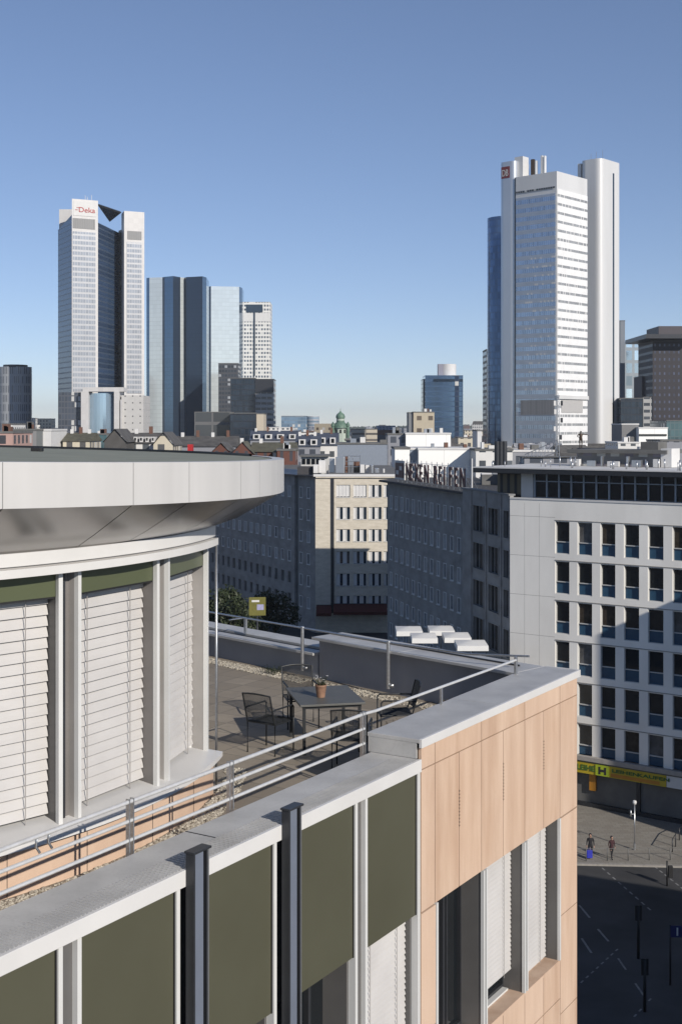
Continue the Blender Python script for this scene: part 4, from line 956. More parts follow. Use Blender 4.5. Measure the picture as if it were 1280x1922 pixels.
# pedestrians -------------------------------------------------------
def person(name, label, x, y, h, face, top, legs_m, pose, z=.13, cat='person', skin='skin', hair='cloth_dark', base=None):
    t = thing(name, label, cat, (x, y, z)); s = h/1.75
    J = {'pel': (0, 0, .93), 'ch': (0, .02, 1.25), 'nk': (0, .02, 1.46), 'hd': (0, .04, 1.60), 'ht': (0, .03, 1.72)}
    a, st_ = pose['arm'], pose['step']
    V_ = [('pel', J['pel'], .145), ('wa', (0, .01, 1.08), .13), ('ch', J['ch'], .155), ('nk', (0, .0, 1.45), .06), ('hd', J['hd'], .095), ('ht', J['ht'], .075)]
    E = [('pel', 'wa'), ('wa', 'ch'), ('ch', 'nk'), ('nk', 'hd'), ('hd', 'ht')]
    for sgn, k in ((-1, 'l'), (1, 'r')):
        sw = st_*sgn
        V_ += [(k+'hip', (sgn*.1, sw*.05, .88), .1), (k+'kn', (sgn*.11, sw*.16+.04, .50), .062), (k+'an', (sgn*.11, sw*.30-.02, .08+.03*(sw < 0)), .045), (k+'to', (sgn*.12, sw*.30+.15, .04), .04)]
        E += [('pel', k+'hip'), (k+'hip', k+'kn'), (k+'kn', k+'an'), (k+'an', k+'to')]
        ex, ey, ez, wx, wy, wz = a[0 if sgn < 0 else 1]
        V_ += [(k+'sh', (sgn*.19, .0, 1.40), .065), (k+'el', (sgn*ex, ey, ez), .045), (k+'wr', (sgn*wx, wy, wz), .03), (k+'pa', (sgn*(wx+.01), wy+.03, wz-.07), .032)]
        E += [('ch', k+'sh'), (k+'sh', k+'el'), (k+'el', k+'wr'), (k+'wr', k+'pa')]
        for fi in range(4):
            q = (sgn*(wx+.005), wy+.0+.02*fi, wz-.145-.008*(fi in (1, 2))); V_.append((k+'f%d' % fi, q, .009)); E.append((k+'pa', k+'f%d' % fi))
        V_.append((k+'th', (sgn*(wx-.035), wy+.06, wz-.10), .010)); E.append((k+'pa', k+'th'))
    c, sn = math.cos(face), math.sin(face); ids = {v[0]: i for i, v in enumerate(V_)}
    me = bpy.data.meshes.new('body'); me.from_pydata([((p[0]*c-p[1]*sn)*s, (p[0]*sn+p[1]*c)*s, p[2]*s) for _, p, _ in V_], [(ids[a_], ids[b_]) for a_, b_ in E], [])
    o = bpy.data.objects.new('body', me); sc.collection.objects.link(o); o.modifiers.new('skin', 'SKIN'); ss = o.modifiers.new('sub', 'SUBSURF'); ss.levels = 1; ss.render_levels = 1
    for i, v in enumerate(V_): me.skin_vertices[0].data[i].radius = (v[2]*s,)*2
    me.skin_vertices[0].data[0].use_root = True
    bpy.context.view_layer.update(); m2 = bpy.data.meshes.new_from_object(o.evaluated_get(bpy.context.evaluated_depsgraph_get())); bpy.data.objects.remove(o)
    o = bpy.data.objects.new('body', m2); sc.collection.objects.link(o); o.parent = t
    for m_ in (top, legs_m, skin): m2.materials.append(M[m_])
    for p in m2.polygons:
        z_ = p.center[2]/s; r_ = math.hypot(p.center[0], p.center[1])/s; p.use_smooth = True
        p.material_index = 2 if z_ > 1.47 else (2 if (r_ > .2 and .70 < z_ < .90 and cat == 'person') else (1 if z_ < .86 else 0))
    if cat == 'person':
        hx, hy = (-.0*c-.04*sn)*s, (.0*sn+.04*c)*s
        b = MB(); b.lathe((x+(-.025*-sn)*0+(.01*sn), y-.01*c), [(.0, z+1.76*s), (.07*s, z+1.745*s), (.105*s, z+1.68*s), (.106*s, z+1.60*s), (.085*s, z+1.56*s)], 12); hr = b.build('hair', M[hair], t); hr.location = Vector((-hx*.2, -hy*.2, 0))
        f = MB(); ey = lambda dx, dz, d: (x+(dx*c-(.045+d)*sn)*s, y+(dx*sn+(.045+d)*c)*s, z+dz*s)
        f.tube([ey(0, 1.63, .085), ey(0, 1.60, .105), ey(0, 1.595, .08)], .012*s, 5); f.build('nose', M[skin], t)
        e = MB()
        for dx in (-.032, .032): e.tube([ey(dx-.008, 1.64, .085), ey(dx+.008, 1.64, .085)], .006*s, 5)
        e.tube([ey(-.025, 1.56, .083), ey(.025, 1.56, .083)], .005*s, 5); e.build('eyes_and_mouth', M['cloth_red'], t)
    return t
rel = (.24, .0, 1.12, .26, .06, .87)
pA = G(1108, 1611, .13); pB = G(1148, 1613, .13)
person('person', 'pedestrian in a dark hooded jacket carrying a bright blue bag on the pavement', *pA, 1.78, R(170), 'cloth_dark', 'cloth_dark', {'arm': (rel, rel), 'step': .5})
person('person', 'pedestrian in a maroon top and black trousers, right of the one with the blue bag', *pB, 1.66, R(-160), 'cloth_red', 'cloth_dark', {'arm': (rel, (.24, -.05, 1.12, .28, .12, .92)), 'step': .7})
bgx, bgy = pA[0]-.12, pA[1]-.30
bag = thing('shopping_bag', 'bright blue shopping bag held by the pedestrian in the dark jacket', 'bag', (bgx, bgy, .2))
mb = MB(); pr = [(bgx-.2, bgy-.08), (bgx+.2, bgy-.08), (bgx+.2, bgy+.08), (bgx-.2, bgy+.08)]; mb.prism(pr, .22, .80); mb.build('bag_body', M['bag_blue'], bag, bevel=.03)
MB().tube([(bgx-.1, bgy, .80), (bgx-.06, bgy, .93), (bgx+.06, bgy, .93), (bgx+.1, bgy, .80)], .01, 6).build('handle', M['bag_blue'], bag)
# street lamp, rails, bollards, traffic light
lp = G(1191, 1596, .13); Yl = lp[1]; zt_ = ZP(1506, Yl)
sl1 = thing('street_lamp', 'slim street lamp with a small white globe head standing on the pavement by the shop', 'street lamp', (*lp, .13))
MB().tube([(*lp, .13), (*lp, zt_-.2)], [.06, .04], 10).build('pole', M['steel'], sl1)
MB().lathe(lp, [(0, zt_-.2), (.12, zt_-.15), (.16, zt_-.02), (.12, zt_+.1), (0, zt_+.14)], 14).build('head', M['white_wall'], sl1)
MB().tube([(lp[0], lp[1], zt_-.9), (lp[0]-.28, lp[1], zt_-.9)], .02, 6).tube([(lp[0]-.28, lp[1], zt_-1.1), (lp[0]-.28, lp[1], zt_-.6)], .06, 8).build('camera_bracket', M['steel'], sl1)
MB().lathe(lp, [(.0, .60), (.09, .60), (.09, .13)], 10).build('base', M['steel'], sl1)
pts = [G(px, 1617-(px-1100)*.012, .13) for px in (1060, 1100, 1140, 1179, 1218.5, 1258, 1298)]
kr = thing('kerb_railing', 'low steel tube railing along the kerb in front of the shop', 'railing', (*pts[3], .13)); M['steel_dull'] = mat('weathered steel', (.16, .16, .155), .6, .3)
for p in pts: MB().tube([(*p, .13), (*p, 1.02)], .035, 8).build('post', M['steel_dull'], kr)
for a_, b_ in zip(pts, pts[1:]):
    MB().tube([(*a_, 1.0), (*b_, 1.0)], .018, 6).build('rail', M['steel_dull'], kr)
rp2 = [G(px, py, .13) for px, py in ((1262, 1600), (1268, 1590), (1275, 1578), (1290, 1570))]
kr2 = thing('side_railing', 'short dark steel barrier at the right edge of the pavement beyond the kerb railing', 'railing', (*rp2[0], .13))
for p in rp2: MB().tube([(*p, .13), (*p, 1.1)], .04, 8).build('post', M['dark_metal'], kr2)
MB().tube([(*p, 1.08) for p in rp2], .03, 6).build('rail', M['dark_metal'], kr2)
tls = G(1252, 1664); Yt = tls[1]
tl = thing('traffic_light', 'black traffic light on a post at the sunlit edge of the road', 'traffic light', (*tls, 0))
MB().tube([(*tls, 0), (*tls, ZP(1617, Yt))], .06, 8).build('pole', M['black'], tl)
for k_, zz in enumerate((0,)):
    MB().box(tls[0]+.08, tls[0]+.38, tls[1]-.12, tls[1]+.12, ZP(1648, Yt), ZP(1626, Yt)).build('signal_head', M['black'], tl, bevel=.02)
for px, py, top_, lb in ((1198, 1800, 1700, 'black mast left of centre in the shaded road'), (1210, 1900, 1800, 'thick black mast in the shaded road at the bottom of the picture')):
    p = G(px, py); t = thing('sign_mast', lb, 'mast', (*p, 0)); MB().tube([(*p, 0), (*p, ZP(top_, p[1]))], .09, 8).build('pole', M['black'], t); MB().box(p[0]-.2, p[0]+.2, p[1]-.06, p[1], ZP(top_, p[1])-.9, ZP(top_, p[1])).build('board', M['black'], t, bevel=.02)
p = G(1258, 1850); t = thing('road_sign', 'blue road sign with a white arrow at the right edge of the shaded road', 'road sign', (*p, 0)); zs = ZP(1753, p[1])
MB().tube([(*p, 0), (*p, zs+.5)], .06, 8).build('pole', M['black'], t)
MB().box(p[0], p[0]+.75, p[1]-.08, p[1]-.04, zs-.2, zs+.45).build('plate', mat('dark blue sign face', (.02, .025, .12), .6), t, bevel=.01); MB().box(p[0]+.33, p[0]+.42, p[1]-.10, p[1]-.081, zs-.1, zs+.35).build('arrow', M['white_wall'], t)
# neighbours outside the frame whose roofs shade the square
n1 = thing('corner_block', 'grey block outside the frame to the right, its roof shades the road', 'building', (60, 40, 0))
e_ = Vector((.894, -.447)); Lh = 22/math.tan(R(SEL)); b0 = Vector(G(1085, 1642))+Vector((SX, SY))*Lh-e_*6; pp = Vector((-.447, -.894))
MB().prism([tuple(b0), tuple(b0+e_*45), tuple(b0+e_*45+pp*45), tuple(b0+pp*45)], 0, 22).build('wall', M['grey_stone'], n1)
q0 = Vector(FP(FW, 8.0))+Vector((SX, SY))*26
n2 = thing('row_block', 'pale block outside the frame continuing the limestone office row', 'building', (q0.x, q0.y, 0))
a2 = Vector(FW[1]); bk = Vector((-FW[2][0], -FW[2][1]))
MB().prism([tuple(q0), tuple(q0+a2*22), tuple(q0+a2*22+bk*16), tuple(q0+bk*16)], 0, 14.4+26*math.tan(R(SEL))).build('wall', M['limestone'], n2)

# ================================================================== TOWERS
def wallp(mb, a, b_, z0, z1, inset=.0):
    """one vertical facade strip a-b (world xy), uv in metres from a"""
    L = math.hypot(b_[0]-a[0], b_[1]-a[1]); mb.face([(*a, z0), (*b_, z0), (*b_, z1), (*a, z1)], [(0, z0), (L, z0), (L, z1), (0, z1)])
G1 = grid('silver glass curtain wall', (.46, .47, .49), (.33, .35, .38), 1.9, 3.6, .86, .66, .4, .2, .2, .3, .12, .0)
G2 = grid('deep blue curtain wall', (.07, .10, .15), (.035, .065, .125), 60, 3.6, 1, .72, .3, .1, 0, .2, .25, .0)
G3 = grid('light metal cladding', (.62, .61, .59), (.52, .51, .5), 3.4, 3.6, .98, .98, .55, .5, 0, 0, .05, .0)
G4 = grid('brown shadow glazing', (.10, .10, .09), (.06, .06, .055), 3, 3.6, .8, .6, .5, .15, 0, 0, .4, .1, blindc=(.2, .2, .18))
LOUV = grid('louvre band', (.30, .30, .30), (.20, .20, .20), 1.6, 50, .8, 1, .6, .6, 0, 0, .1, .0)
mirror = lambda nm, c, r=.08, me=.9: mat(nm, c, r, me, .06, .03, (1, 1, .15))
# ---- three-pylon bank tower
YT = 905; tw = thing('three_pylon_tower', 'tall grey bank tower with three pylons, red lettering and a dark hanging roof truss', 'skyscraper', (W(190, YT), YT, 0))
def pz(py, Y): return ZP(py, Y)
p1a, p1b = (W(135, 868), 868), (W(184, 876), 876); p1c, p1d = (W(183, 896), 896), (p1a[0]-2, p1a[1]+17)
zt1 = pz(373, 870)
mb = MB(); mb.prism([p1a, p1b, p1c, p1d], 0, zt1); mb.build('pylon', G3, tw)
def onface(nm, a, b_, f0, f1, za, zb_, m, d=.25, par=None, th=.2):
    dx, dy = b_[0]-a[0], b_[1]-a[1]; L = math.hypot(dx, dy); fr = frame(a, (dy, -dx))
    o = MB().fbox(fr, (L*f0, L*f1), (d-th, d), (za, zb_)).build(nm, m, par or tw); return fr, L
onface('glazing', p1a, p1b, .03, .90, pz(735, 870), pz(434, 870), G1)
onface('louvres', p1a, p1b, .03, .88, pz(428, 870), pz(409, 870), LOUV)
fr, L = onface('lettering_field', p1a, p1b, .05, .93, pz(404, 870), pz(376, 870), M['white_wall'])
redm = mat('red lettering', (.42, .05, .05), .5)
text('lettering', 'Deka', 4.9, redm, tw, fr, L*.24, .3, pz(397, 870), ext=.1, bold=.06, sx=1.12)
b = MB(); b.fbox(fr, (L*.12, L*.22), (.26, .4), (pz(394, 870), pz(393, 870)+.1)).fbox(fr, (L*.17, L*.27), (.26, .4), (pz(389.5, 870), pz(388.5, 870))); b.build('lettering_strokes', redm, tw)
# left dark body and rear pylon
A1 = (W(109, 897), 897)
MB().prism([p1a, (p1a[0]+.5, p1a[1]+14), (p1a[0]+6, A1[1]+22), (A1[0]+2, A1[1]+22), A1], 0, pz(416, 868), ztop=[pz(402, 868), pz(402, 868), pz(428, 897), pz(428, 897), pz(431, 897)]).build('core', G2, tw)
r0 = (W(111, 903), 903); MB().prism([r0, (W(142, 903), 903), (W(142, 903), 925), (r0[0], 925)], 0, pz(392, 903)).build('pylon', G3, tw)
# blue recessed face between the pylons
Bm, Bn = (W(184, 884), 884), (W(226, 934), 934)
MB().prism([Bm, Bn, (W(236, 950), 950), (W(200, 1000), 1000), (W(150, 930), 930)], 0, pz(417, 884)).build('core', G2, tw)
MB().prism([(W(222.5, 926), 926), (W(238, 912), 912), (W(240, 940), 940), (W(226, 940), 940)], 0, pz(430, 920)).build('shadow_bay', G4, tw)  # brownish shadow on this strip put into its colour
p2a, p2b = (W(233, 908), 908), (W(271, 914), 914)
MB().prism([p2a, p2b, (W(270, 932), 932), (W(228, 922), 922)], 0, pz(395, 908)).build('pylon', G3, tw)
onface('glazing', p2a, p2b, .12, .86, pz(738, 908), pz(453, 908), G1); onface('louvres', p2a, p2b, .16, .86, pz(448, 908), pz(432, 908), LOUV)
# hanging pyramid truss
ap = Vector((W(206, 915), 915, pz(414, 915))); cr = [Vector((W(185, 890), 890, pz(384, 890))), Vector((W(226, 905), 905, pz(398, 905))), Vector((W(214, 945), 945, pz(398, 945)))]
b = MB()
for i in range(3):
    b.bar(cr[i], cr[(i+1) % 3], 1.1); b.bar(cr[i], ap, .9)
    for k in (.25, .5, .75):
        e = cr[i].lerp(cr[(i+1) % 3], k); b.bar(e, ap, .45); b.bar(e, cr[(i+1) % 3].lerp(cr[(i+2) % 3], 1-k), .5)
b.build('roof_truss', M['dark_metal'], tw)
b = MB(); b.face([tuple(cr[0]), tuple(cr[1]), tuple(cr[2])]); b.face([tuple(cr[0]), tuple(cr[1]), tuple(ap)]); b.build('truss_glass', M['glass_blue'], tw)
b = MB()
for px in (160, 164, 172): b.tube([(W(px, 880), 880, zt1), (W(px, 880), 880, zt1+rnd.uniform(2, 5))], .15, 5)
b.build('aerials', M['white_wall'], tw)
# base: dark lobby, white portal frames, curved glass
Yb = 858
MB().box(W(109, Yb), W(152, Yb), Yb, Yb+30, 0, pz(736, Yb)).build('lobby', grid('dark lobby glazing', (.10, .11, .13), (.05, .06, .08), 2.2, 4, .8, .8), tw)
for a_, b_, t0 in ((152, 166, 735), (214, 224, 735), (226, 229, 750)):
    MB().box(W(a_, Yb-6), W(b_, Yb-6), Yb-6, Yb+8, 0, pz(t0, Yb)).build('portal_pier', G3, tw)
MB().box(W(155, Yb-6), W(232, Yb-6), Yb-5.5, Yb+9, pz(735, Yb), pz(727, Yb)).build('portal_beam', G3, tw)
MB().box(W(230, Yb), W(271, Yb), Yb-4, Yb+25, 0, pz(742, Yb)).build('side_block', grid('white block', (.62, .61, .59), (.1, .1, .1), 5, 4.5, .18, .2), tw)
c0_ = (W(190, Yb), Yb+4); mb = MB(); n = 14; rr_ = 9.2
for i in range(n):
    a0, a1 = math.pi+math.pi*i/n, math.pi+math.pi*(i+1)/n
    wallp(mb, (c0_[0]+rr_*math.cos(a0), c0_[1]+rr_*math.sin(a0)), (c0_[0]+rr_*math.cos(a1), c0_[1]+rr_*math.sin(a1)), 0, pz(738, Yb))
mb.build('curved_lobby_glass', mirror('lobby glass', (.42, .55, .66), .12, .7), tw)
# ---- twin towers, their dark and pale reflections painted as facet tints
dbd = mirror('dark blue mirror glass', (.05, .075, .11), .1, .5); dbp = mirror('pale mirror glass', (.62, .74, .80), .06, .95); dbm = mirror('steel blue mirror glass', (.17, .25, .34), .1, .8)
def strips(nm, label, Y, segs, ztop_py, back=34):
    """a faceted tower: segs = (px, depth offset, material) along its front"""
    t = thing(nm, label, 'skyscraper', (W(segs[0][0], Y), Y, 0), None); zt_ = ZP(ztop_py, Y)
    pts_ = [(W(px, Y+d), Y+d) for px, d, *_ in segs]
    cent = (sum(p[0] for p in pts_)/len(pts_), Y+back)
    for i in range(len(segs)-1):
        mb = MB(); a_, b_ = pts_[i], pts_[i+1]; zz = zt_+(segs[i][3] if len(segs[i]) > 3 else 0)
        mb.prism([a_, b_, (b_[0]*.96+cent[0]*.04, cent[1]), (a_[0]*.96+cent[0]*.04, cent[1])], 0, zz); mb.build('facet', segs[i][2], t)
    return t, zt_
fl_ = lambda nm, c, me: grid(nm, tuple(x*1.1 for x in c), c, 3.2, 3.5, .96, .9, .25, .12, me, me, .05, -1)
gA, gB, gC = fl_('dark reflection tint floors', (.045, .07, .11), .5), fl_('steel reflection tint floors', (.16, .24, .33), .8), fl_('pale reflection tint floors', (.66, .71, .71), .4)
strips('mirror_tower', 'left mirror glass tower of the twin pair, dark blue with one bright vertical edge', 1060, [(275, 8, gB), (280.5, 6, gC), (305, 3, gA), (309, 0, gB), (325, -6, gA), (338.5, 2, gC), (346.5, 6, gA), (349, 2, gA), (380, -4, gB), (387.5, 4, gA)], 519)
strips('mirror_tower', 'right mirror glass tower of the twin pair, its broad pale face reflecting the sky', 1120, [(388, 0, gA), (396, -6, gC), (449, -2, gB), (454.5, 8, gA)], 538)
# ---- white gridded tower
YO = 1150; t = thing('white_grid_tower', 'slim white tower with a grid of small windows and a dark box at its top', 'skyscraper', (W(480, YO), YO, 0))
MB().box(W(452, YO), W(507.5, YO), YO, YO+30, 0, ZP(566, YO)).build('wall', grid('white stone grid', (.85, .84, .80), (.06, .08, .11), 2.55, 3.55, .62, .52, .8, .15), t)
MB().box(W(462, YO), W(493, YO), YO-.4, YO, ZP(586, YO), ZP(571, YO)).build('sky_lobby', M['glass_blue'], t)
MB().box(W(475.5, YO), W(479, YO), YO-.5, YO-.41, ZP(705, YO), ZP(571, YO)).build('dark_seam', M['glass_blue'], t)
MB().box(W(452, YO), W(507.5, YO), YO-.3, YO, ZP(603, YO), ZP(587, YO)).build('blank_band', M['white_wall'], t)
# ---- blocks in front of it
def block(nm, label, cat, px0, px1, pyt, Y, dep, m, side=None, group=None, roof=None, zb_=0, ang=0):
    t = thing(nm, label, cat, (W((px0+px1)/2, Y), Y, zb_), group); zt_ = ZP(pyt, Y)
    x0, x1 = W(px0, Y), W(px1, Y); dx = math.sin(R(ang))*dep
    poly = [(x0, Y), (x1, Y), (x1+dx, Y+dep), (x0+dx, Y+dep)]
    mb = MB(); wallp(mb, poly[0], poly[1], zb_, zt_); wallp(mb, poly[2], poly[3], zb_, zt_); mb.cur = 1 if side else 0
    wallp(mb, poly[1], poly[2], zb_, zt_); wallp(mb, poly[3], poly[0], zb_, zt_); mb.build('wall', [m, side or m], t)
    r_ = MB(); k = .4; r_.prism([(x0-.15, Y-.15), (x1+.15, Y-.15), (x1+dx+.15, Y+dep), (x0+dx-.15, Y+dep)], zt_, zt_+k); r_.build('roof', roof or M['roof_grey'], t)
    return t, zt_, (x0, x1, Y)
gdark = grid('dark slate grid', (.07, .075, .085), (.035, .04, .05), 2.4, 3.5, .8, .55, .5, .12, blind=.1, blindc=(.3, .32, .34))
gnavy = grid('navy curtain wall', (.03, .035, .045), (.015, .025, .04), 1.8, 3.4, .85, .8, .3, .08, blind=.03)
gband = grid('light banded facade', (.42, .42, .41), (.05, .055, .065), 3.6, 3.4, .86, .45, .7, .15)
gtan = grid('tan facade', (.55, .48, .36), (.10, .08, .06), 5.0, 5.4, .42, .36, .8, .3, blind=.2)
gwh = grid('white facade with small windows', (.80, .79, .76), (.09, .10, .11), 2.6, 3.2, .5, .5, .8, .2)
gpan = grid('white panel facade', (.90, .90, .87), (.84, .84, .81), 5.2, 60, .97, 1, .7, .7, 0, 0, .03, 0)
gcream = grid('cream facade', (.66, .60, .47), (.10, .10, .10), 3, 3.2, .45, .5, .8, .2)
gbrick = grid('brick facade with pale window surrounds', (.15, .062, .045), (.55, .52, .47), 1.9, 3.4, .34, .6, .85, .7, 0, 0, .3, .3, blindc=(.05, .05, .06))
ggrey = grid('grey facade', (.30, .31, .34), (.08, .09, .11), 2.8, 3.3, .55, .5, .8, .15)
gteal = grid('teal glass', (.10, .15, .16), (.06, .11, .12), 1.8, 3, .85, .85, .4, .1)
gblue = grid('hazy blue glass', (.20, .28, .36), (.13, .20, .28), 3, 3.8, .9, .7, .4, .15)
block('dark_grid_tower', 'dark slate office tower with tiny windows behind the black office block', 'tower block', 410, 447, 682, 1010, 30, gdark)
block('black_office_block', 'black glass office block with a light striped side, right of the twin towers', 'tower block', 433, 478.5, 710, 800, 24, gnavy)
t, z_, _ = block('striped_office_block', 'dark-topped block with pale horizontal window bands, below the white grid tower', 'tower block', 479, 514, 712, 801, 24, gband, roof=M['dark_metal'])
MB().box(W(479, 800), W(514, 800), 800.2, 800.9, ZP(736, 800), ZP(712, 800)).build('top_band', M['dark_metal'], t)
t, z_, _ = block('glass_low_block', 'low dark glass block with a grey frame at the foot of the twin towers', 'office block', 365, 432, 774, 640, 22, grid('framed dark glass', (.16, .16, .16), (.05, .055, .06), 9, 11, .9, .86, .5, .1))
block('black_low_block', 'low black glass block with a cream end wall', 'office block', 432, 481, 776, 630, 22, gnavy)
block('cream_end_wall', 'narrow cream wall closing the low black glass block on its right', 'office block', 481.4, 495, 777, 630.5, 22, mat('cream plaster', (.60, .53, .42), .8))
# ---- oval tower at the left edge
YE = 950; t = thing('oval_grey_tower', 'rounded grey tower with vertical slit windows at the left edge', 'skyscraper', (W(20, YE), YE+14, 0)); mb = MB(); n = 40; d = 0
for i in range(n):
    a0, a1 = 6.2832*i/n, 6.2832*(i+1)/n; e = lambda a: (W(20, YE)+12.2*math.cos(a), YE+14+9*math.sin(a)); P, Q = e(a0), e(a1); L = math.hypot(P[0]-Q[0], P[1]-Q[1])
    mb.face([(*P, 0), (*Q, 0), (*Q, ZP(687, YE)), (*P, ZP(687, YE))], [(d, 0), (d+L, 0), (d+L, 60), (d, 60)], smooth=True); d += L
mb.build('wall', grid('slit window facade', (.42, .44, .46), (.06, .07, .09), 1.5, 5.5, .42, .75, .5, .15, blind=.35, blindc=(.27, .29, .32)), t)
MB().lathe((W(20, YE), YE+14), [(0, ZP(683, YE)), (9, ZP(683, YE)), (9.2, ZP(687, YE)-.5)], 24).build('roof', M['dark_metal'], t)
# ---- silver tower
C0 = Vector((W(1045, 600), 600)); rd, ld = Vector((.667, .745)), Vector((-.745, .667)); nr, nl = Vector((.745, -.667)), Vector((-.667, -.745))
st_ = thing('silver_tower', 'tallest silver-white tower with banded faces and rounded corner shafts, right of centre', 'skyscraper', (C0.x, C0.y, 0)); zs = ZP(320, 600)
al_l = grid('shaded silver cladding', (.56, .59, .64), (.36, .43, .53), 1.2, 4.15, .9, .5, .3, .12, .55, .75, .15, .0)  # left face: its shade is put into this bluer, darker silver
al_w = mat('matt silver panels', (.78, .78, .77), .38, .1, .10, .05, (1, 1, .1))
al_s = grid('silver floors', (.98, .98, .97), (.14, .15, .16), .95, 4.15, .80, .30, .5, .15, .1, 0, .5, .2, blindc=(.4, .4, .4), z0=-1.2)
def pl2(v): return (v.x, v.y)
Rr_, Ll = 27.3, 23.0
z_b = ZP(345, 600)
mb = MB(); mb.prism([pl2(C0), pl2(C0+rd*Rr_), pl2(C0+rd*Rr_+ld*Ll), pl2(C0+ld*Ll)], 0, zs); mb.build('shaft', al_w, st_)
frr = frame(pl2(C0), pl2(nr)); fll = frame(pl2(C0+ld*Ll), pl2(nl))
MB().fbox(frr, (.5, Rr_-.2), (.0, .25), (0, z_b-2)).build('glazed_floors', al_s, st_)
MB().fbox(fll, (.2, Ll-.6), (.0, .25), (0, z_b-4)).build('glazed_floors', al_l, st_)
MB().fbox(fll, (.3, Ll-.8), (.26, .3), (z_b+2.0-3.6, z_b-2.6+1.8)).build('ventilation_slots', grid('slot band', (.3, .32, .35), (.03, .035, .04), 1.3, 60, .7, 1), st_)
zl0, zl1 = ZP(778, 600), ZP(750, 600)
MB().fbox(fll, (3, Ll-1), (.26, .5), (zl0, zl1)).build('plant_louvres', LOUV, st_); MB().fbox(frr, (3.4, Rr_-5), (.26, .5), (zl0+1, zl1)).build('plant_louvres', mat('light louvre', (.5, .49, .48), .6), st_)
MB().fbox(frr, (-.4, Rr_-.5), (.26, 1.2), (zl1+.4, zl1+2.2)).build('plant_canopy', al_w, st_)
# bright blinds seen in the shaded face
rb_ = random.Random(5); bl = []
for k in range(19):
    zz = 4.15*(9+k)-1.1
    for j in range(16):
        if rb_.random() < .33 and not (zl0-3 < zz < zl1+3) and zz < z_b-30: bl.append((5.5+j*1.05, zz))
for i, (x, zz) in enumerate(bl[:100]):
    if i == 0: b0_ = MB().fbox(LF, (0, .8), (0, .05), (0, .9)).build('bright_blind', M['white_wall'], None, local=True); o = b0_
    else: o = b0_.copy(); sc.collection.objects.link(o)
    place(o, fll, x, .27, zz, st_)
def rounded(a, b_, c, d, r_, nseg=8):
    """rectangle a-b-c-d with rounded corners (Vector 2D)"""
    P = [a, b_, c, d]; out = []
    for i in range(4):
        p, q, s_ = P[i], P[(i-1) % 4], P[(i+1) % 4]; u, v = (q-p).normalized()*r_, (s_-p).normalized()*r_
        for k in range(nseg+1):
            t_ = k/nseg; out.append(pl2((p+u)*(1-t_)**2+p*2*t_*(1-t_)+(p+v)*t_**2))
    return out
pc = Vector((W(1128, 636), 636)); zp_ = ZP(295, 636)
mb = MB(); mb.prism(rounded(pc, pc+rd*20.2, pc+rd*20.2+ld*12, pc+ld*12, 3.4), 0, zp_); mb.build('corner_shaft', al_w, st_)
fpr = frame(pl2(pc), pl2(nr)); MB().fbox(fpr, (11.4, 12.9), (-.2, .05), (0, zp_-6)).build('shaft_slot', M['glass_blue'], st_)
MB().fbox(frame(pl2(pc+ld*12.6), pl2(nl)), (-1.4, .4), (-3, -1), (zs-10, zp_-1)).build('side_stack', al_w, st_)
lc = C0+ld*(Ll+.6); mb = MB(); zq = ZP(305, 622)
mb.prism(rounded(lc, lc+rd*14, lc+rd*14+ld*9, lc+ld*9, 2.6), 0, zq); mb.build('corner_shaft', mat('shaded silver panels', (.55, .57, .60), .3, .6, .03, .05), st_)  # darker copy of the silver, the left shaft's shade put into the colour
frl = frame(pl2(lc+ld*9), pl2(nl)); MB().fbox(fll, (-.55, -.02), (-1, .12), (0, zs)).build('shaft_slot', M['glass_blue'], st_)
for k, (x, wd, dy, zz, m_) in enumerate(((-2.8, 4.8, -3.0, 303, al_w), (3.2, 1.6, -8, 307, M['bronze']), (5.2, .8, -8.5, 310, al_w), (8.2, .9, -9, 302, al_w), (9.8, .7, -9, 303, al_w))):
    f_ = frame(FP(fll, x, dy), pl2(nl)); MB().fbox(f_, (0, wd), (-5 if k == 0 else -1.5, 0), (zs-3, ZP(zz, 630))).build('roof_fin', m_, st_)
f_ = frame(FP(frl, 1.2, .05), pl2(nl)); zz = ZP(338, 625)
MB().fbox(f_, (0, 4.9), (.0, .1), (zz, zz+5.6)).build('emblem_field', mat('dull red emblem', (.22, .035, .04), .6), st_); text('emblem_letters', 'DB', 4.6, M['limeframe'], st_, f_, .35, .12, zz+1.0, ext=.05, bold=.05, sx=.62)
b = MB()
for px in (1109, 1119, 1131): b.tube([(W(px, 645), 645, zp_), (W(px, 645), 645, zp_+rnd.uniform(3, 6))], .12, 5)
b.build('aerials', M['steel'], st_)
# ---- round blue tower behind it
c_ = (W(950, 690)+1, 702); rr_ = 9.8; mb = MB(); n = 30; d = 0; zt_ = ZP(404, 692)
for i in range(n):
    a0, a1 = 6.2832*i/n, 6.2832*(i+1)/n; P, Q = (c_[0]+rr_*math.cos(a0), c_[1]+rr_*math.sin(a0)), (c_[0]+rr_*math.cos(a1), c_[1]+rr_*math.sin(a1)); L = math.hypot(P[0]-Q[0], P[1]-Q[1])
    mb.face([(*P, 0), (*Q, 0), (*Q, zt_), (*P, zt_)], [(d, 0), (d+L, 0), (d+L, zt_), (d, zt_)], smooth=True); d += L
mb.face([(c_[0]+rr_*math.cos(6.2832*i/n), c_[1]+rr_*math.sin(6.2832*i/n), zt_) for i in range(n)])
t = thing('round_blue_tower', 'rounded blue glass tower half hidden behind the left of the silver tower', 'skyscraper', (*c_, 0)); mb.build('wall', grid('sky blue glass', (.10, .15, .24), (.09, .15, .26), 1.5, 3.6, .9, .85, .2, .1, .6, .7, .25, .0), t)
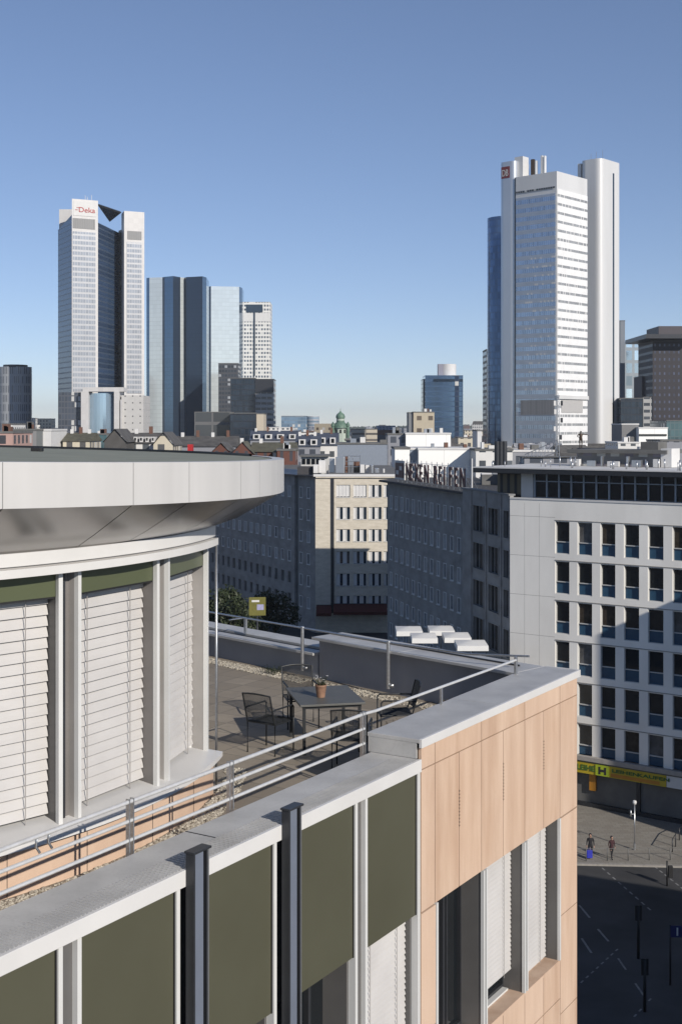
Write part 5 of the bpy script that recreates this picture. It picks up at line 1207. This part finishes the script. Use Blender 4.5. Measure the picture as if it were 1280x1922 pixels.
block('sliver_tower', 'narrow grey glass sliver at the left foot of the round blue tower', 'tower block', 913, 919, 656, 760, 20, gdark)
# ---- blue block with white drum
YU = 980; t, z_, _ = block('blue_glass_tower', 'blue glass tower with a white drum on its roof, right of centre', 'skyscraper', 794, 797.5, 712, YU+10, 24, gnavy)
MB().box(W(798, YU), W(869, YU), YU, YU+30, 0, ZP(704, YU)).build('wall', grid('banded blue glass', (.13, .22, .36), (.21, .34, .50), 60, 3.9, 1, .75, .25, .08, .6, .8, .1, .0), t)
MB().box(W(853.5, YU), W(861.5, YU), YU-.4, YU, 0, ZP(704, YU)).build('dark_bay', grid('navy bay', (.03, .05, .09), (.02, .035, .07), 3, 3.9, .9, .8), t)
MB().box(W(813, YU), W(868.8, YU), YU-.3, YU-.001, ZP(716, YU), ZP(711, YU)).build('dark_band', M['glass_blue'], t)
MB().lathe((W(843.5, YU), YU+12), [(6.2, ZP(704, YU)), (6.2, ZP(682, YU)), (0, ZP(681, YU))], 20).build('roof_drum', M['white_wall'], t)
MB().box(W(823.5, YU), W(833, YU), YU+6, YU+14, ZP(704, YU), ZP(682, YU)).build('roof_box', mat('grey violet plant box', (.3, .3, .36), .7), t)
# ---- right edge group
block('grey_slab_tower', 'thin grey slab rising just right of the silver tower', 'tower block', 1164, 1173, 602, 760, 30, mat('grey slab cladding', (.20, .23, .27), .5, 0, .05, .1))
block('pale_glass_tower', 'pale glass tower with bright reflections right of the silver tower', 'tower block', 1173, 1204, 643, 800, 30, grid('pale reflecting glass', (.42, .47, .50), (.60, .66, .68), 5.2, 8, .7, .75, .3, .1, .3, .9, .4, .25, blindc=(.2, .26, .3)))
block('navy_office_block', 'low navy glass block in front of the pale glass tower', 'office block', 1165, 1207, 748, 640, 20, gnavy)
block('banded_end_block', 'narrow pale banded facade attached right of the low navy block', 'office block', 1207.3, 1223, 746, 640.5, 20, gband)
block('brown_side_block', 'dark brown lower slab left of the overhanging dark tower', 'tower block', 1205, 1226, 707, 720, 20, mat('dark brown cladding', (.05, .045, .055), .6))
gb = grid('dark punched facade', (.016, .013, .02), (.07, .08, .12), 2.6, 3.9, .32, .36, .6, .2, blind=0)
t, z_, _ = block('overhang_tower', 'dark brown tower with a projecting flat roof slab at the right edge', 'skyscraper', 1225, 1300, 640, 700, 34, gb)
MB().box(W(1212, 690), W(1310, 690), 690, 740, ZP(637, 700), ZP(629, 700)).build('roof_slab', M['dark_metal'], t); MB().box(W(1238, 700), W(1300, 700), 702, 730, ZP(629, 700), ZP(611, 700)).build('top_box', mat('dark violet box', (.06, .05, .06), .5), t)
block('navy_low_block', 'dark blue glass low block at the right edge below the overhanging tower', 'office block', 1251, 1300, 790, 560, 30, gteal)
t, z_, _ = block('white_pavilion', 'white flat-roofed pavilion with a dark window slot right of the silver tower', 'building', 1199, 1253, 804, 420, 16, gpan, group=None, roof=M['white_wall'])
MB().box(W(1199, 420), W(1251, 420), 419.7, 419.95, ZP(818, 420), ZP(814.5, 420)).build('window_slot', M['glass'], t)
block('grey_pavilion_end', 'grey windowless box left of the white pavilion', 'building', 1167, 1198.6, 797, 424, 16, mat('grey box render', (.22, .22, .22), .8), roof=M['white_wall'])

# ================================================================== MIDDLE DISTANCE ROOFS
def gable(nm, label, cat, px0, px1, pye, pyr, Y, dep, m, roof, axis='x', dorm=0, chim=0, group=None):
    """pitched roof house: eaves row pye, ridge row pyr; axis x = ridge across the view"""
    t = thing(nm, label, cat, (W((px0+px1)/2, Y), Y, 0), group); x0, x1 = W(px0, Y), W(px1, Y); ze, zr_ = ZP(pye, Y), ZP(pyr, Y+dep/2 if axis == 'x' else Y)
    MB().prism([(x0, Y), (x1, Y), (x1, Y+dep), (x0, Y+dep)], 0, ze).build('wall', m, t)
    r_ = MB(); o_ = .35
    if axis == 'x':
        a_, b_, c_2, d_ = (x0-o_, Y-o_, ze), (x1+o_, Y-o_, ze), (x1+o_, Y+dep/2, zr_), (x0-o_, Y+dep/2, zr_); e_2, f_2 = (x0-o_, Y+dep+o_, ze), (x1+o_, Y+dep+o_, ze)
        r_.face([a_, b_, c_2, d_]); r_.face([d_, c_2, f_2, e_2]); r_.face([a_, d_, e_2]); r_.face([b_, f_2, c_2]); r_.face([a_, b_, f_2, e_2])
    else:
        xm = (x0+x1)/2; g = MB(); g.face([(x0, Y, ze), (x1, Y, ze), (xm, Y, zr_)], [(0, ze), (x1-x0, ze), ((x1-x0)/2, zr_)]); g.build('gable', m, t)
        r_.face([(x0-o_, Y-o_, ze-.2), (xm, Y-o_, zr_+.15), (xm, Y+dep, zr_+.15), (x0-o_, Y+dep, ze-.2)]); r_.face([(x1+o_, Y-o_, ze-.2), (xm, Y-o_, zr_+.15), (xm, Y+dep, zr_+.15), (x1+o_, Y+dep, ze-.2)])
    r_.build('roof', roof, t)
    for i in range(dorm):
        xc = x0+(x1-x0)*(i+.5)/dorm; wd = min(1.1, (x1-x0)/dorm*.28); zb2 = ze+(zr_-ze)*.12
        MB().box(xc-wd, xc+wd, Y+.3, Y+dep*.3, zb2, zb2+(zr_-ze)*.5).build('dormer', M['white_wall'], t); MB().box(xc-wd*.55, xc+wd*.55, Y+.24, Y+.299, zb2+.3, zb2+(zr_-ze)*.42).build('window', M['glass'], t)
    for i in range(chim):
        xc = x0+(x1-x0)*(i+.35)/max(1, chim); MB().box(xc-.35, xc+.35, Y+dep*.45, Y+dep*.45+.8, zr_-1.2, zr_+.8+.5*(i % 2)).build('chimney', (M['white_wall'], M['brickc'])[i % 2], t, bevel=.03)
    return t
M['brickc'] = mat('chimney brick', (.17, .09, .065), .9, 0, .25, 3)
M['slate'] = mat('slate roof', (.10, .095, .09), .8, 0, .25, .6, c2=(.15, .145, .135), detail=8)
M['slate_b'] = mat('blue slate roof', (.07, .085, .12), .7, 0, .25, .6, detail=8)
M['tile'] = mat('mossy brown tiles', (.12, .115, .08), .85, 0, .3, .8, detail=8)
HS = [
 ('b', 'far_cream_block', 'far cream block peeping out right of the oval tower', 62, 97, 786, 1250, gcream), ('b', 'far_white_block', 'small white block left of the far cream block', 48, 62, 785, 1100, gwh),
 ('b', 'white_roof_block', 'white box house at the left edge of the skyline', 4, 23, 797, 380, gwh), ('b', 'pink_house', 'pinkish house with dark windows at the far left edge above the canopy', -12, 24, 813, 250, grid('pinkish facade', (.55, .36, .31), (.05, .05, .06), 3.2, 3.4, .5, .5)),
 ('b', 'grey_glass_house', 'flat-roofed grey glazed house, second from the left edge', 25, 79, 808, 280, grid('grey studio glazing', (.28, .28, .28), (.16, .17, .17), 4.6, 60, .8, 1)), ('b', 'white_side_house', 'bright white wall closing the grey glazed house', 79.5, 96, 808.5, 281, M['white_wall']),
 ('b', 'low_white_annex', 'low white annex right of the bright white wall', 98, 126, 815, 330, gwh), ('g', 'brown_roof_house', 'house with a broad dark brown roof and chimneys left of the tower portal', 118, 168, 828, 812, 290, 'x', M['tile'], gcream, 0, 3),
 ('b', 'teal_house', 'small teal and white house below the curved lobby glass', 168, 200, 816, 330, gteal), ('g', 'steep_gable_house', 'dark steep gabled house in front of the three pylon tower', 196, 236, 828, 806, 245, 'y', M['slate'], mat('dark slate wall', (.10, .095, .09), .85, 0, .2, .6), 0, 0),
 ('g', 'long_slate_house', 'long slate-roofed house with white dormers, right of the steep gable', 237, 292, 832, 812, 255, 'x', M['slate'], gwh, 5, 2), ('g', 'cream_gable_house', 'cream house with a curved gable and small balcony', 288, 325, 834, 812, 250, 'y', M['slate'], gcream, 0, 0),
 ('g', 'wide_slate_house', 'wide grey slate roof with white chimneys left of the brick gables', 326, 442, 838, 818, 290, 'x', M['slate'], ggrey, 0, 4), ('g', 'arched_brick_house', 'brick house with a rounded gable, first of the two brick gables', 398, 432, 848, 832, 262, 'y', M['slate'], gbrick, 0, 0),
 ('g', 'peaked_brick_house', 'brick house with a pointed gable, second of the two brick gables', 436, 474, 850, 830, 260, 'y', M['tile'], gbrick, 0, 1), ('g', 'tiled_brick_house', 'long mossy tiled roof over a red brick front with pale window surrounds', 472, 553, 848, 830, 264, 'x', M['tile'], gbrick, 0, 2),
 ('b', 'brick_corner', 'red brick corner with pale bands just right of the canopy edge', 520, 554, 846, 258, gbrick), ('g', 'blue_slate_house', 'blue slate roof between the tiled brick house and the church', 556, 600, 838, 816, 330, 'x', M['slate_b'], ggrey, 2, 3),
 ('g', 'second_blue_slate_house', 'smaller blue slate roof directly left of the church tower', 596, 634, 836, 812, 345, 'x', M['slate_b'], gwh, 2, 2), ('g', 'navy_roof_house', 'dark navy roof behind the tiled brick house', 470, 560, 826, 808, 420, 'x', M['slate_b'], ggrey, 4, 4),
 ('b', 'hazy_blue_office', 'hazy blue office slab on the horizon left of the church tower', 528, 576, 781, 1400, gblue), ('b', 'white_terrace_block', 'bright white low block right of the striped office block', 500, 548, 803, 700, gwh), ('b', 'second_white_terrace', 'long white low roof line left of the church tower', 546, 590, 812, 560, gwh),
 ('b', 'cream_office', 'cream banded office block right of the church tower', 660, 708, 806, 760, grid('cream bands', (.60, .54, .44), (.12, .11, .10), 8, 3.6, .9, .35)), ('b', 'cream_tower_block', 'tan punched-window block in front of the blue glass tower', 776, 815, 774, 560, gtan), ('b', 'grey_tan_side', 'grey narrow side of the tan punched-window block', 767, 775.6, 775, 561, mat('grey side wall', (.22, .23, .24), .8)),
 ('b', 'white_roof_hall', 'long white roof hall with blue-grey wall beside the church tower', 633, 727, 834, 300, mat('blue grey hall wall', (.26, .30, .36), .7)), ('b', 'blue_grey_cube', 'blue-grey cube between the roof hall and the white panel hall', 728, 761, 816, 330, ggrey), ('b', 'white_panel_hall', 'bright white panelled hall below the tan punched-window block', 761.5, 846, 815, 328, gpan),
 ('b', 'white_parapet_house', 'white parapet house left of the long white parapet', 741, 769, 843, 262, gpan), ('b', 'blue_link_wall', 'blue-grey wall joining the two white parapets', 769.5, 785, 844, 263, mat('blue grey link wall', (.28, .33, .40), .7)), ('b', 'long_white_parapet', 'long bright white parapet behind the big roof letters', 785.5, 892, 844, 260, gpan),
 ('b', 'far_grey_office', 'grey low office behind the white chimney stack', 860, 900, 822, 520, gcream), ('b', 'white_stack', 'slender white chimney stack left of the silver tower', 896, 904, 809, 430, M['white_wall']), ('b', 'arcade_house', 'white house with a row of dark windows below the silver tower', 893, 962, 846, 250, gwh), ('b', 'second_arcade_house', 'pale house with a low roof right of the windowed white house', 962, 1040, 848, 255, ggrey),
 ('b', 'hazy_low_block', 'hazy pale low block just left of the round blue tower', 872, 912, 808, 1200, gcream), ('b', 'right_skyline_house', 'pale house below the white pavilion at the right', 1160, 1200, 832, 330, gwh), ('b', 'corner_skyline_house', 'grey house at the right edge under the dark blue low block', 1240, 1300, 828, 340, ggrey)]
for it in HS:
    if it[0] == 'b':
        _, nm, lb, a_, b_, yt_, Y, m_ = it; t, z_, (x0, x1, _) = block(nm, lb, 'building', a_, b_, yt_, Y, 16, m_, roof=M['white_wall'] if rnd.random() < .3 else None)
        if b_-a_ > 30 and Y < 600:
            for k in range(3):
                xx = rnd.uniform(x0+1, x1-1.5); MB().box(xx, xx+rnd.uniform(.5, 1.6), Y+2, Y+4, z_+.4, z_+rnd.uniform(1, 2)).build('roof_box', M[rnd.choice(['white_wall', 'steel', 'roof_grey', 'brickc'])], t)
    else:
        _, nm, lb, a_, b_, ye, yr, Y, ax, rf, m_, dn, chn = it; gable(nm, lb, 'house', a_, b_, ye, yr, Y, 14, m_, rf, ax, dn, chn)
# blue office's rounded end
c_ = (W(587, 1400), 1408); t = thing('round_glass_office', 'round banded glass end right of the hazy blue office slab', 'building', (*c_, 0)); mb = MB(); n = 20; d = 0
for i in range(n):
    a0, a1 = 6.2832*i/n, 6.2832*(i+1)/n; P, Q = (c_[0]+7*math.cos(a0), c_[1]+7*math.sin(a0)), (c_[0]+7*math.cos(a1), c_[1]+7*math.sin(a1))
    mb.face([(*P, 0), (*Q, 0), (*Q, ZP(781, 1400)), (*P, ZP(781, 1400))], [(d, 0), (d+2.2, 0), (d+2.2, 43), (d, 43)], smooth=True); d += 2.2
mb.build('wall', grid('banded round glass', (.42, .44, .47), (.16, .22, .28), 60, 3.9, 1, .5, .5, .15), t)
# red chimney, rooftop works on the cream building
def box_thing(nm, lb, cat, pa, pb, y0, y1, Y, m_, dep=2): 
    t = thing(nm, lb, cat, (W((pa+pb)/2, Y), Y, ZP(y1, Y))); return MB().box(W(pa, Y), W(pb, Y), Y, Y+dep, ZP(y1, Y), ZP(y0, Y)), t
b, t = box_thing('red_roof_stack', 'bright red roof stack above the canopy edge', 'chimney', 352, 361, 834, 862, 235, None); b.build('stack', mat('red enamel', (.50, .02, .02), .5), t); MB().box(W(345, 235), W(352, 235), 235, 236.5, ZP(862, 235), ZP(846, 235)).build('shoulder', mat('dark red enamel', (.25, .02, .02), .5), t)
cr_ = thing('rooftop_dormers', 'white attic storey with a row of windows on the cream building roof', 'rooftop structure', (W(590, 205), 205, cz))
YQ = 206; MB().box(W(565, YQ), W(616, YQ), YQ, YQ+10, cz-.4, ZP(857, YQ)).build('wall', mat('attic render', (.60, .60, .58), .8), cr_)
MB().box(W(562, YQ), W(618, YQ), YQ-.6, YQ+10.5, ZP(857, YQ), ZP(854.5, YQ)).build('roof', M['roof_grey'], cr_)
for k in range(5): MB().box(W(567+k*9, YQ), W(573.5+k*9, YQ), YQ-.12, YQ-.001, ZP(871, YQ), ZP(861, YQ)).build('window', M['glass'], cr_)
dk = mat('dark roof sheet', (.05, .05, .055), .7); MB().prism([(W(558, 200), 200), (W(590, 200), 200), (W(598, 200), 203), (W(562, 200), 203)], cz-.3, ZP(876, 200)).build('lean_to', dk, cr_)
for i, (pa, pb, y0) in enumerate(((588, 597, 872), (598, 611, 864), (618, 628, 861), (630, 646, 858), (676, 684, 872), (686, 693, 873), (697, 700, 873), (704, 711, 879), (719, 722, 880))):
    Y = 199+i % 3; MB().box(W(pa, Y), W(pb, Y), Y, Y+2, cz, ZP(y0, Y)).build('roof_box', M[('white_wall', 'white_wall', 'alu', 'steel')[i % 4]], cr_, bevel=.05)
sf = thing('brick_chimney_stack', 'red brick chimney behind a small scaffold on the cream building roof', 'chimney', (W(651, 202), 202, cz))
MB().box(W(648, 202), W(653, 202), 202, 203, cz, ZP(857, 202)).build('stack', M['brickc'], sf); MB().box(W(664, 202), W(675, 202), 202, 204, cz, ZP(866, 202)).build('wall', M['brickc'], sf); MB().box(W(664, 202), W(674, 202), 201.4, 201.9, cz, ZP(874, 202)).build('door', M['glass'], sf)
b = MB()
for px in (646, 655, 662, 676): b.tube([(W(px, 201), 201, cz), (W(px, 201), 201, ZP(854, 201))], .06, 5)
for py in (856, 866, 876): b.tube([(W(646, 201), 201, ZP(py, 201)), (W(676, 201), 201, ZP(py, 201))], .05, 5)
b.build('scaffold', M['steel'], sf)
# church tower
YC2 = 430; xc = W(639, YC2); ch = thing('church_tower', 'old church tower with a green copper onion dome', 'church tower', (xc, YC2, 0)); cop = mat('green copper', (.12, .20, .15), .6, 0, .3, 1); cst = mat('pale green lantern', (.46, .52, .45), .7)
def cir(py): return ZP(py, YC2)
MB().prism([(xc+2.1*math.cos(a), YC2+2.1*math.sin(a)) for a in [6.2832*(i+.5)/8 for i in range(8)]], 0, cir(803)).build('shaft', cst, ch)
for i in range(8):
    a = 6.2832*i/8; f_ = frame((xc+1.95*math.cos(a), YC2+1.95*math.sin(a)), (math.cos(a), math.sin(a))); MB().fbox(f_, (-.35, .35), (-.1, .03), (cir(813), cir(806))).build('louvre', M['glass'], ch)
MB().lathe((xc, YC2), [(2.6, cir(803)), (2.5, cir(801)), (2.3, cir(797)), (1.6, cir(793)), (1.35, cir(792)), (1.3, cir(785)), (1.5, cir(784.5)), (1.55, cir(781)), (1.2, cir(777)), (.5, cir(774)), (.12, cir(771)), (0, cir(764))], 16).build('dome', cop, ch)
MB().lathe((xc, YC2), [(1.33, cir(791)), (1.33, cir(786))], 16).build('lantern', cst, ch)
for sx_ in (-1, 1):
    MB().lathe((xc+sx_*2.5, YC2-1), [(.55, cir(822)), (.55, cir(800)), (.75, cir(799)), (.5, cir(795)), (0, cir(791))], 10).build('corner_turret', cop, ch)
MB().box(xc-3.6, xc+3.6, YC2-1.5, YC2+3, cir(826), cir(823)).build('gallery', M['roof_grey'], ch)
# aerial mast, roof truss, statue
YM = 150; zr2 = ZP(873, YM); ms = thing('radio_mast', 'slender lattice radio mast with aerial panels in front of the silver tower', 'mast', (W(1047, YM), YM, 20)); b = MB()
for dx, dy in ((-.22, 0), (.22, 0), (0, .38)): b.tube([(W(1047, YM)+dx, YM+dy, 18), (W(1047, YM)+dx*.6, YM+dy*.6, ZP(742, YM))], .035, 5)
z = 22
while z < ZP(746, YM):
    b.tube([(W(1047, YM)-.2, YM, z), (W(1047, YM)+.2, YM, z+.45)], .02, 4); b.tube([(W(1047, YM)+.2, YM, z+.45), (W(1047, YM), YM+.3, z+.9)], .02, 4); z += .9
b.build('lattice', M['steel'], ms)
for k, (py, dx) in enumerate(((752, -.4), (752, .4), (768, -.35), (784, .4), (800, -.4), (816, .3))): MB().box(W(1047, YM)+dx-.13, W(1047, YM)+dx+.13, YM-.3, YM-.15, ZP(py+9, YM), ZP(py, YM)).build('aerial_panel', M[('white_wall', 'dark_metal')[k % 2]], ms)
rsd = thing('roof_shed', 'long flat-roofed shed carrying the statue and the lattice girder, behind the limestone office', 'rooftop structure', (24, 150, zr0))
MB().box(21.3, 31, 148.6, 153, zr0, ZP(858, 149)).build('wall', ggrey, rsd); MB().box(21, 31.3, 148.3, 153.3, ZP(858, 149), ZP(857, 149)).build('roof', M['roof_grey'], rsd)
tr = thing('roof_lattice', 'light steel lattice girder lying on the roof left of the radio mast', 'girder', (W(1010, 149), 149, ZP(858, 150))); b = MB()
A_, B_ = Vector((W(985, 149), 149, ZP(853, 149))), Vector((W(1046, 149), 149, ZP(826, 149)))
b.bar(A_, B_, .07); b.bar(A_+Vector((0, 0, -.9)), B_+Vector((0, 0, -1.4)), .07)
for k in range(9): p_, q_ = A_.lerp(B_, k/9), A_.lerp(B_, (k+.5)/9)+Vector((0, 0, -1.1)); b.bar(p_, q_, .04); b.bar(q_, A_.lerp(B_, (k+1)/9), .04)
b.build('girder', M['alu'], tr)
for i, (pa, pb, y0, y1, Y, lb) in enumerate(((928, 949, 828, 850, 200, 'cluster of three dark chimney flues left of the silver tower foot'), (1196, 1204, 838, 866, 128, 'white roof duct on the right of the plant storey'))):
    t = thing('roof_flues', lb, 'chimney', (W(pa, Y), Y, 20)); n = 3 if i == 0 else 1
    for k in range(n):
        x0 = W(pa+(pb-pa)*k/n, Y); MB().tube([(x0+.4, Y, 22), (x0+.4, Y, ZP(y0, Y))], .42, 12).build('flue', M['dark_metal' if i == 0 else 'white_wall'], t)
YS = 150; sz = ZP(842, YS); sst = person('roof_statue', 'dark bronze statue on a roof in front of the silver tower, one arm outstretched', W(1090, YS), YS, 2.15, R(180), 'bronze', 'bronze', {'arm': ((.42, .05, 1.35, .66, .08, 1.33), (.36, .1, 1.18, .2, .25, 1.1)), 'step': .3}, z=sz, cat='statue', skin='bronze')
MB().lathe((W(1090, YS), YS), [(0, sz), (.35, sz), (.35, ZP(858, 150)), ], 8).build('pedestal', M['bronze'], sst)
# right-hand rooftop furniture on the sign building
rnd3 = random.Random(21)
rf = thing('sign_building_roof_units', 'greenish roof sheds and vents behind the roof letters', 'rooftop structure', (20, 158, zr0))
for k in range(9):
    x = rnd3.uniform(15, 40); y = rnd3.uniform(150, 166); h_ = rnd3.uniform(.4, 1.6); MB().box(x, x+rnd3.uniform(.6, 3), y, y+1.5, zr0, zr0+h_).build('roof_box', M[rnd3.choice(['roof_grey', 'steel', 'white_wall', 'tile'])], rf, bevel=.03)
# ---- the far city and its woods: too many small roofs to tell apart
fc = MB(); rf2 = random.Random(99)
mats_far = [gwh, gcream, ggrey, M['slate'], M['brickc'], gtan]
for k in range(2600):
    Y = 380+rf2.random()**1.3*3600; px = rf2.uniform(-250, 1530); wd = rf2.uniform(8, 26); dp = rf2.uniform(8, 18)
    h_ = rf2.uniform(13, 23)+(rf2.random() < .06)*rf2.uniform(4, 14)*(Y > 900)
    if Y < 520: h_ = min(h_, 20)
    x = W(px, Y); a = rf2.uniform(-.5, .5); ca, sa = math.cos(a), math.sin(a)
    poly = [(x+u*ca-v*sa, Y+u*sa+v*ca) for u, v in ((0, 0), (wd, 0), (wd, dp), (0, dp))]
    fc.cur = rf2.randrange(6) if rf2.random() < .8 else 0; fc.prism(poly, 0, h_)
    if rf2.random() < .5:
        fc.cur = rf2.choice([3, 3, 2]); c4 = [(*p, h_) for p in poly]; rA = tuple((c4[0][i]+c4[3][i])/2 for i in (0, 1))+(h_+rf2.uniform(2.5, 4.5),); rB = tuple((c4[1][i]+c4[2][i])/2 for i in (0, 1))+(rA[2],)
        fc.face([c4[0], c4[1], rB, rA]); fc.face([c4[2], c4[3], rA, rB]); fc.face([c4[1], c4[2], rB]); fc.face([c4[3], c4[0], rA])
tag(fc.build('distant_city', mats_far, None, merge=False), 'countless small far roofs and blocks of the city up to the horizon', 'cityscape', kind='stuff')
fw_ = MB()
for k in range(9000):
    Y = rf2.choice([rf2.uniform(4000, 5600), rf2.uniform(600, 3800)]) if k % 3 == 0 else rf2.uniform(4300, 5600); x = W(rf2.uniform(-300, 1580), Y); s_ = rf2.uniform(4, 8) if Y > 3900 else rf2.uniform(2.5, 4.5)
    top_ = (15+rf2.gauss(0, 1.5)+(Y-4000)/200+6*math.sin(x*.002)+5*math.sin(x*.0007+1)) if Y > 3900 else rf2.uniform(9, 17)
    for j in range(2):
        c3 = Vector((x+rf2.uniform(-8, 8), Y+rf2.uniform(-8, 8), max(2, top_-rf2.uniform(0, 10)))); u = Vector((rf2.uniform(-1, 1), rf2.uniform(-1, 1), rf2.uniform(-.4, .4))).normalized()*s_; v = Vector((rf2.uniform(-.3, .3), rf2.uniform(-.3, .3), 1)).normalized()*s_*.8
        fw_.face([c3-u, c3-v, c3+u, c3+v])
tag(fw_.build('distant_woods', M['leaf'], None, merge=False), 'far trees scattered through the city and closing the horizon', 'woods', kind='stuff')
ft = MB(); ft.prism([(-2600, 5600), (2600, 5600), (4200, 9500), (-4200, 9500)], 0, 20); tag(ft.build('hills', M['leaf']), kind='structure')
# ---- the air
hz = MB(); hz.box(-4500, 4500, -120, 9600, -1, 178); o = hz.build('haze', [], None); tag(o, 'thin pale autumn haze over the city', 'haze', kind='stuff')
hm = bpy.data.materials.new('haze'); hm.use_nodes = True; ht = hm.node_tree; ht.nodes.remove(ht.nodes['Principled BSDF'])
pv_ = ht.nodes.new('ShaderNodeVolumePrincipled'); pv_.inputs['Color'].default_value = (.86, .92, 1, 1); pv_.inputs['Density'].default_value = .00007; pv_.inputs['Anisotropy'].default_value = .1
ht.links.new(pv_.outputs[0], ht.nodes['Material Output'].inputs['Volume']); o.data.materials.append(hm)
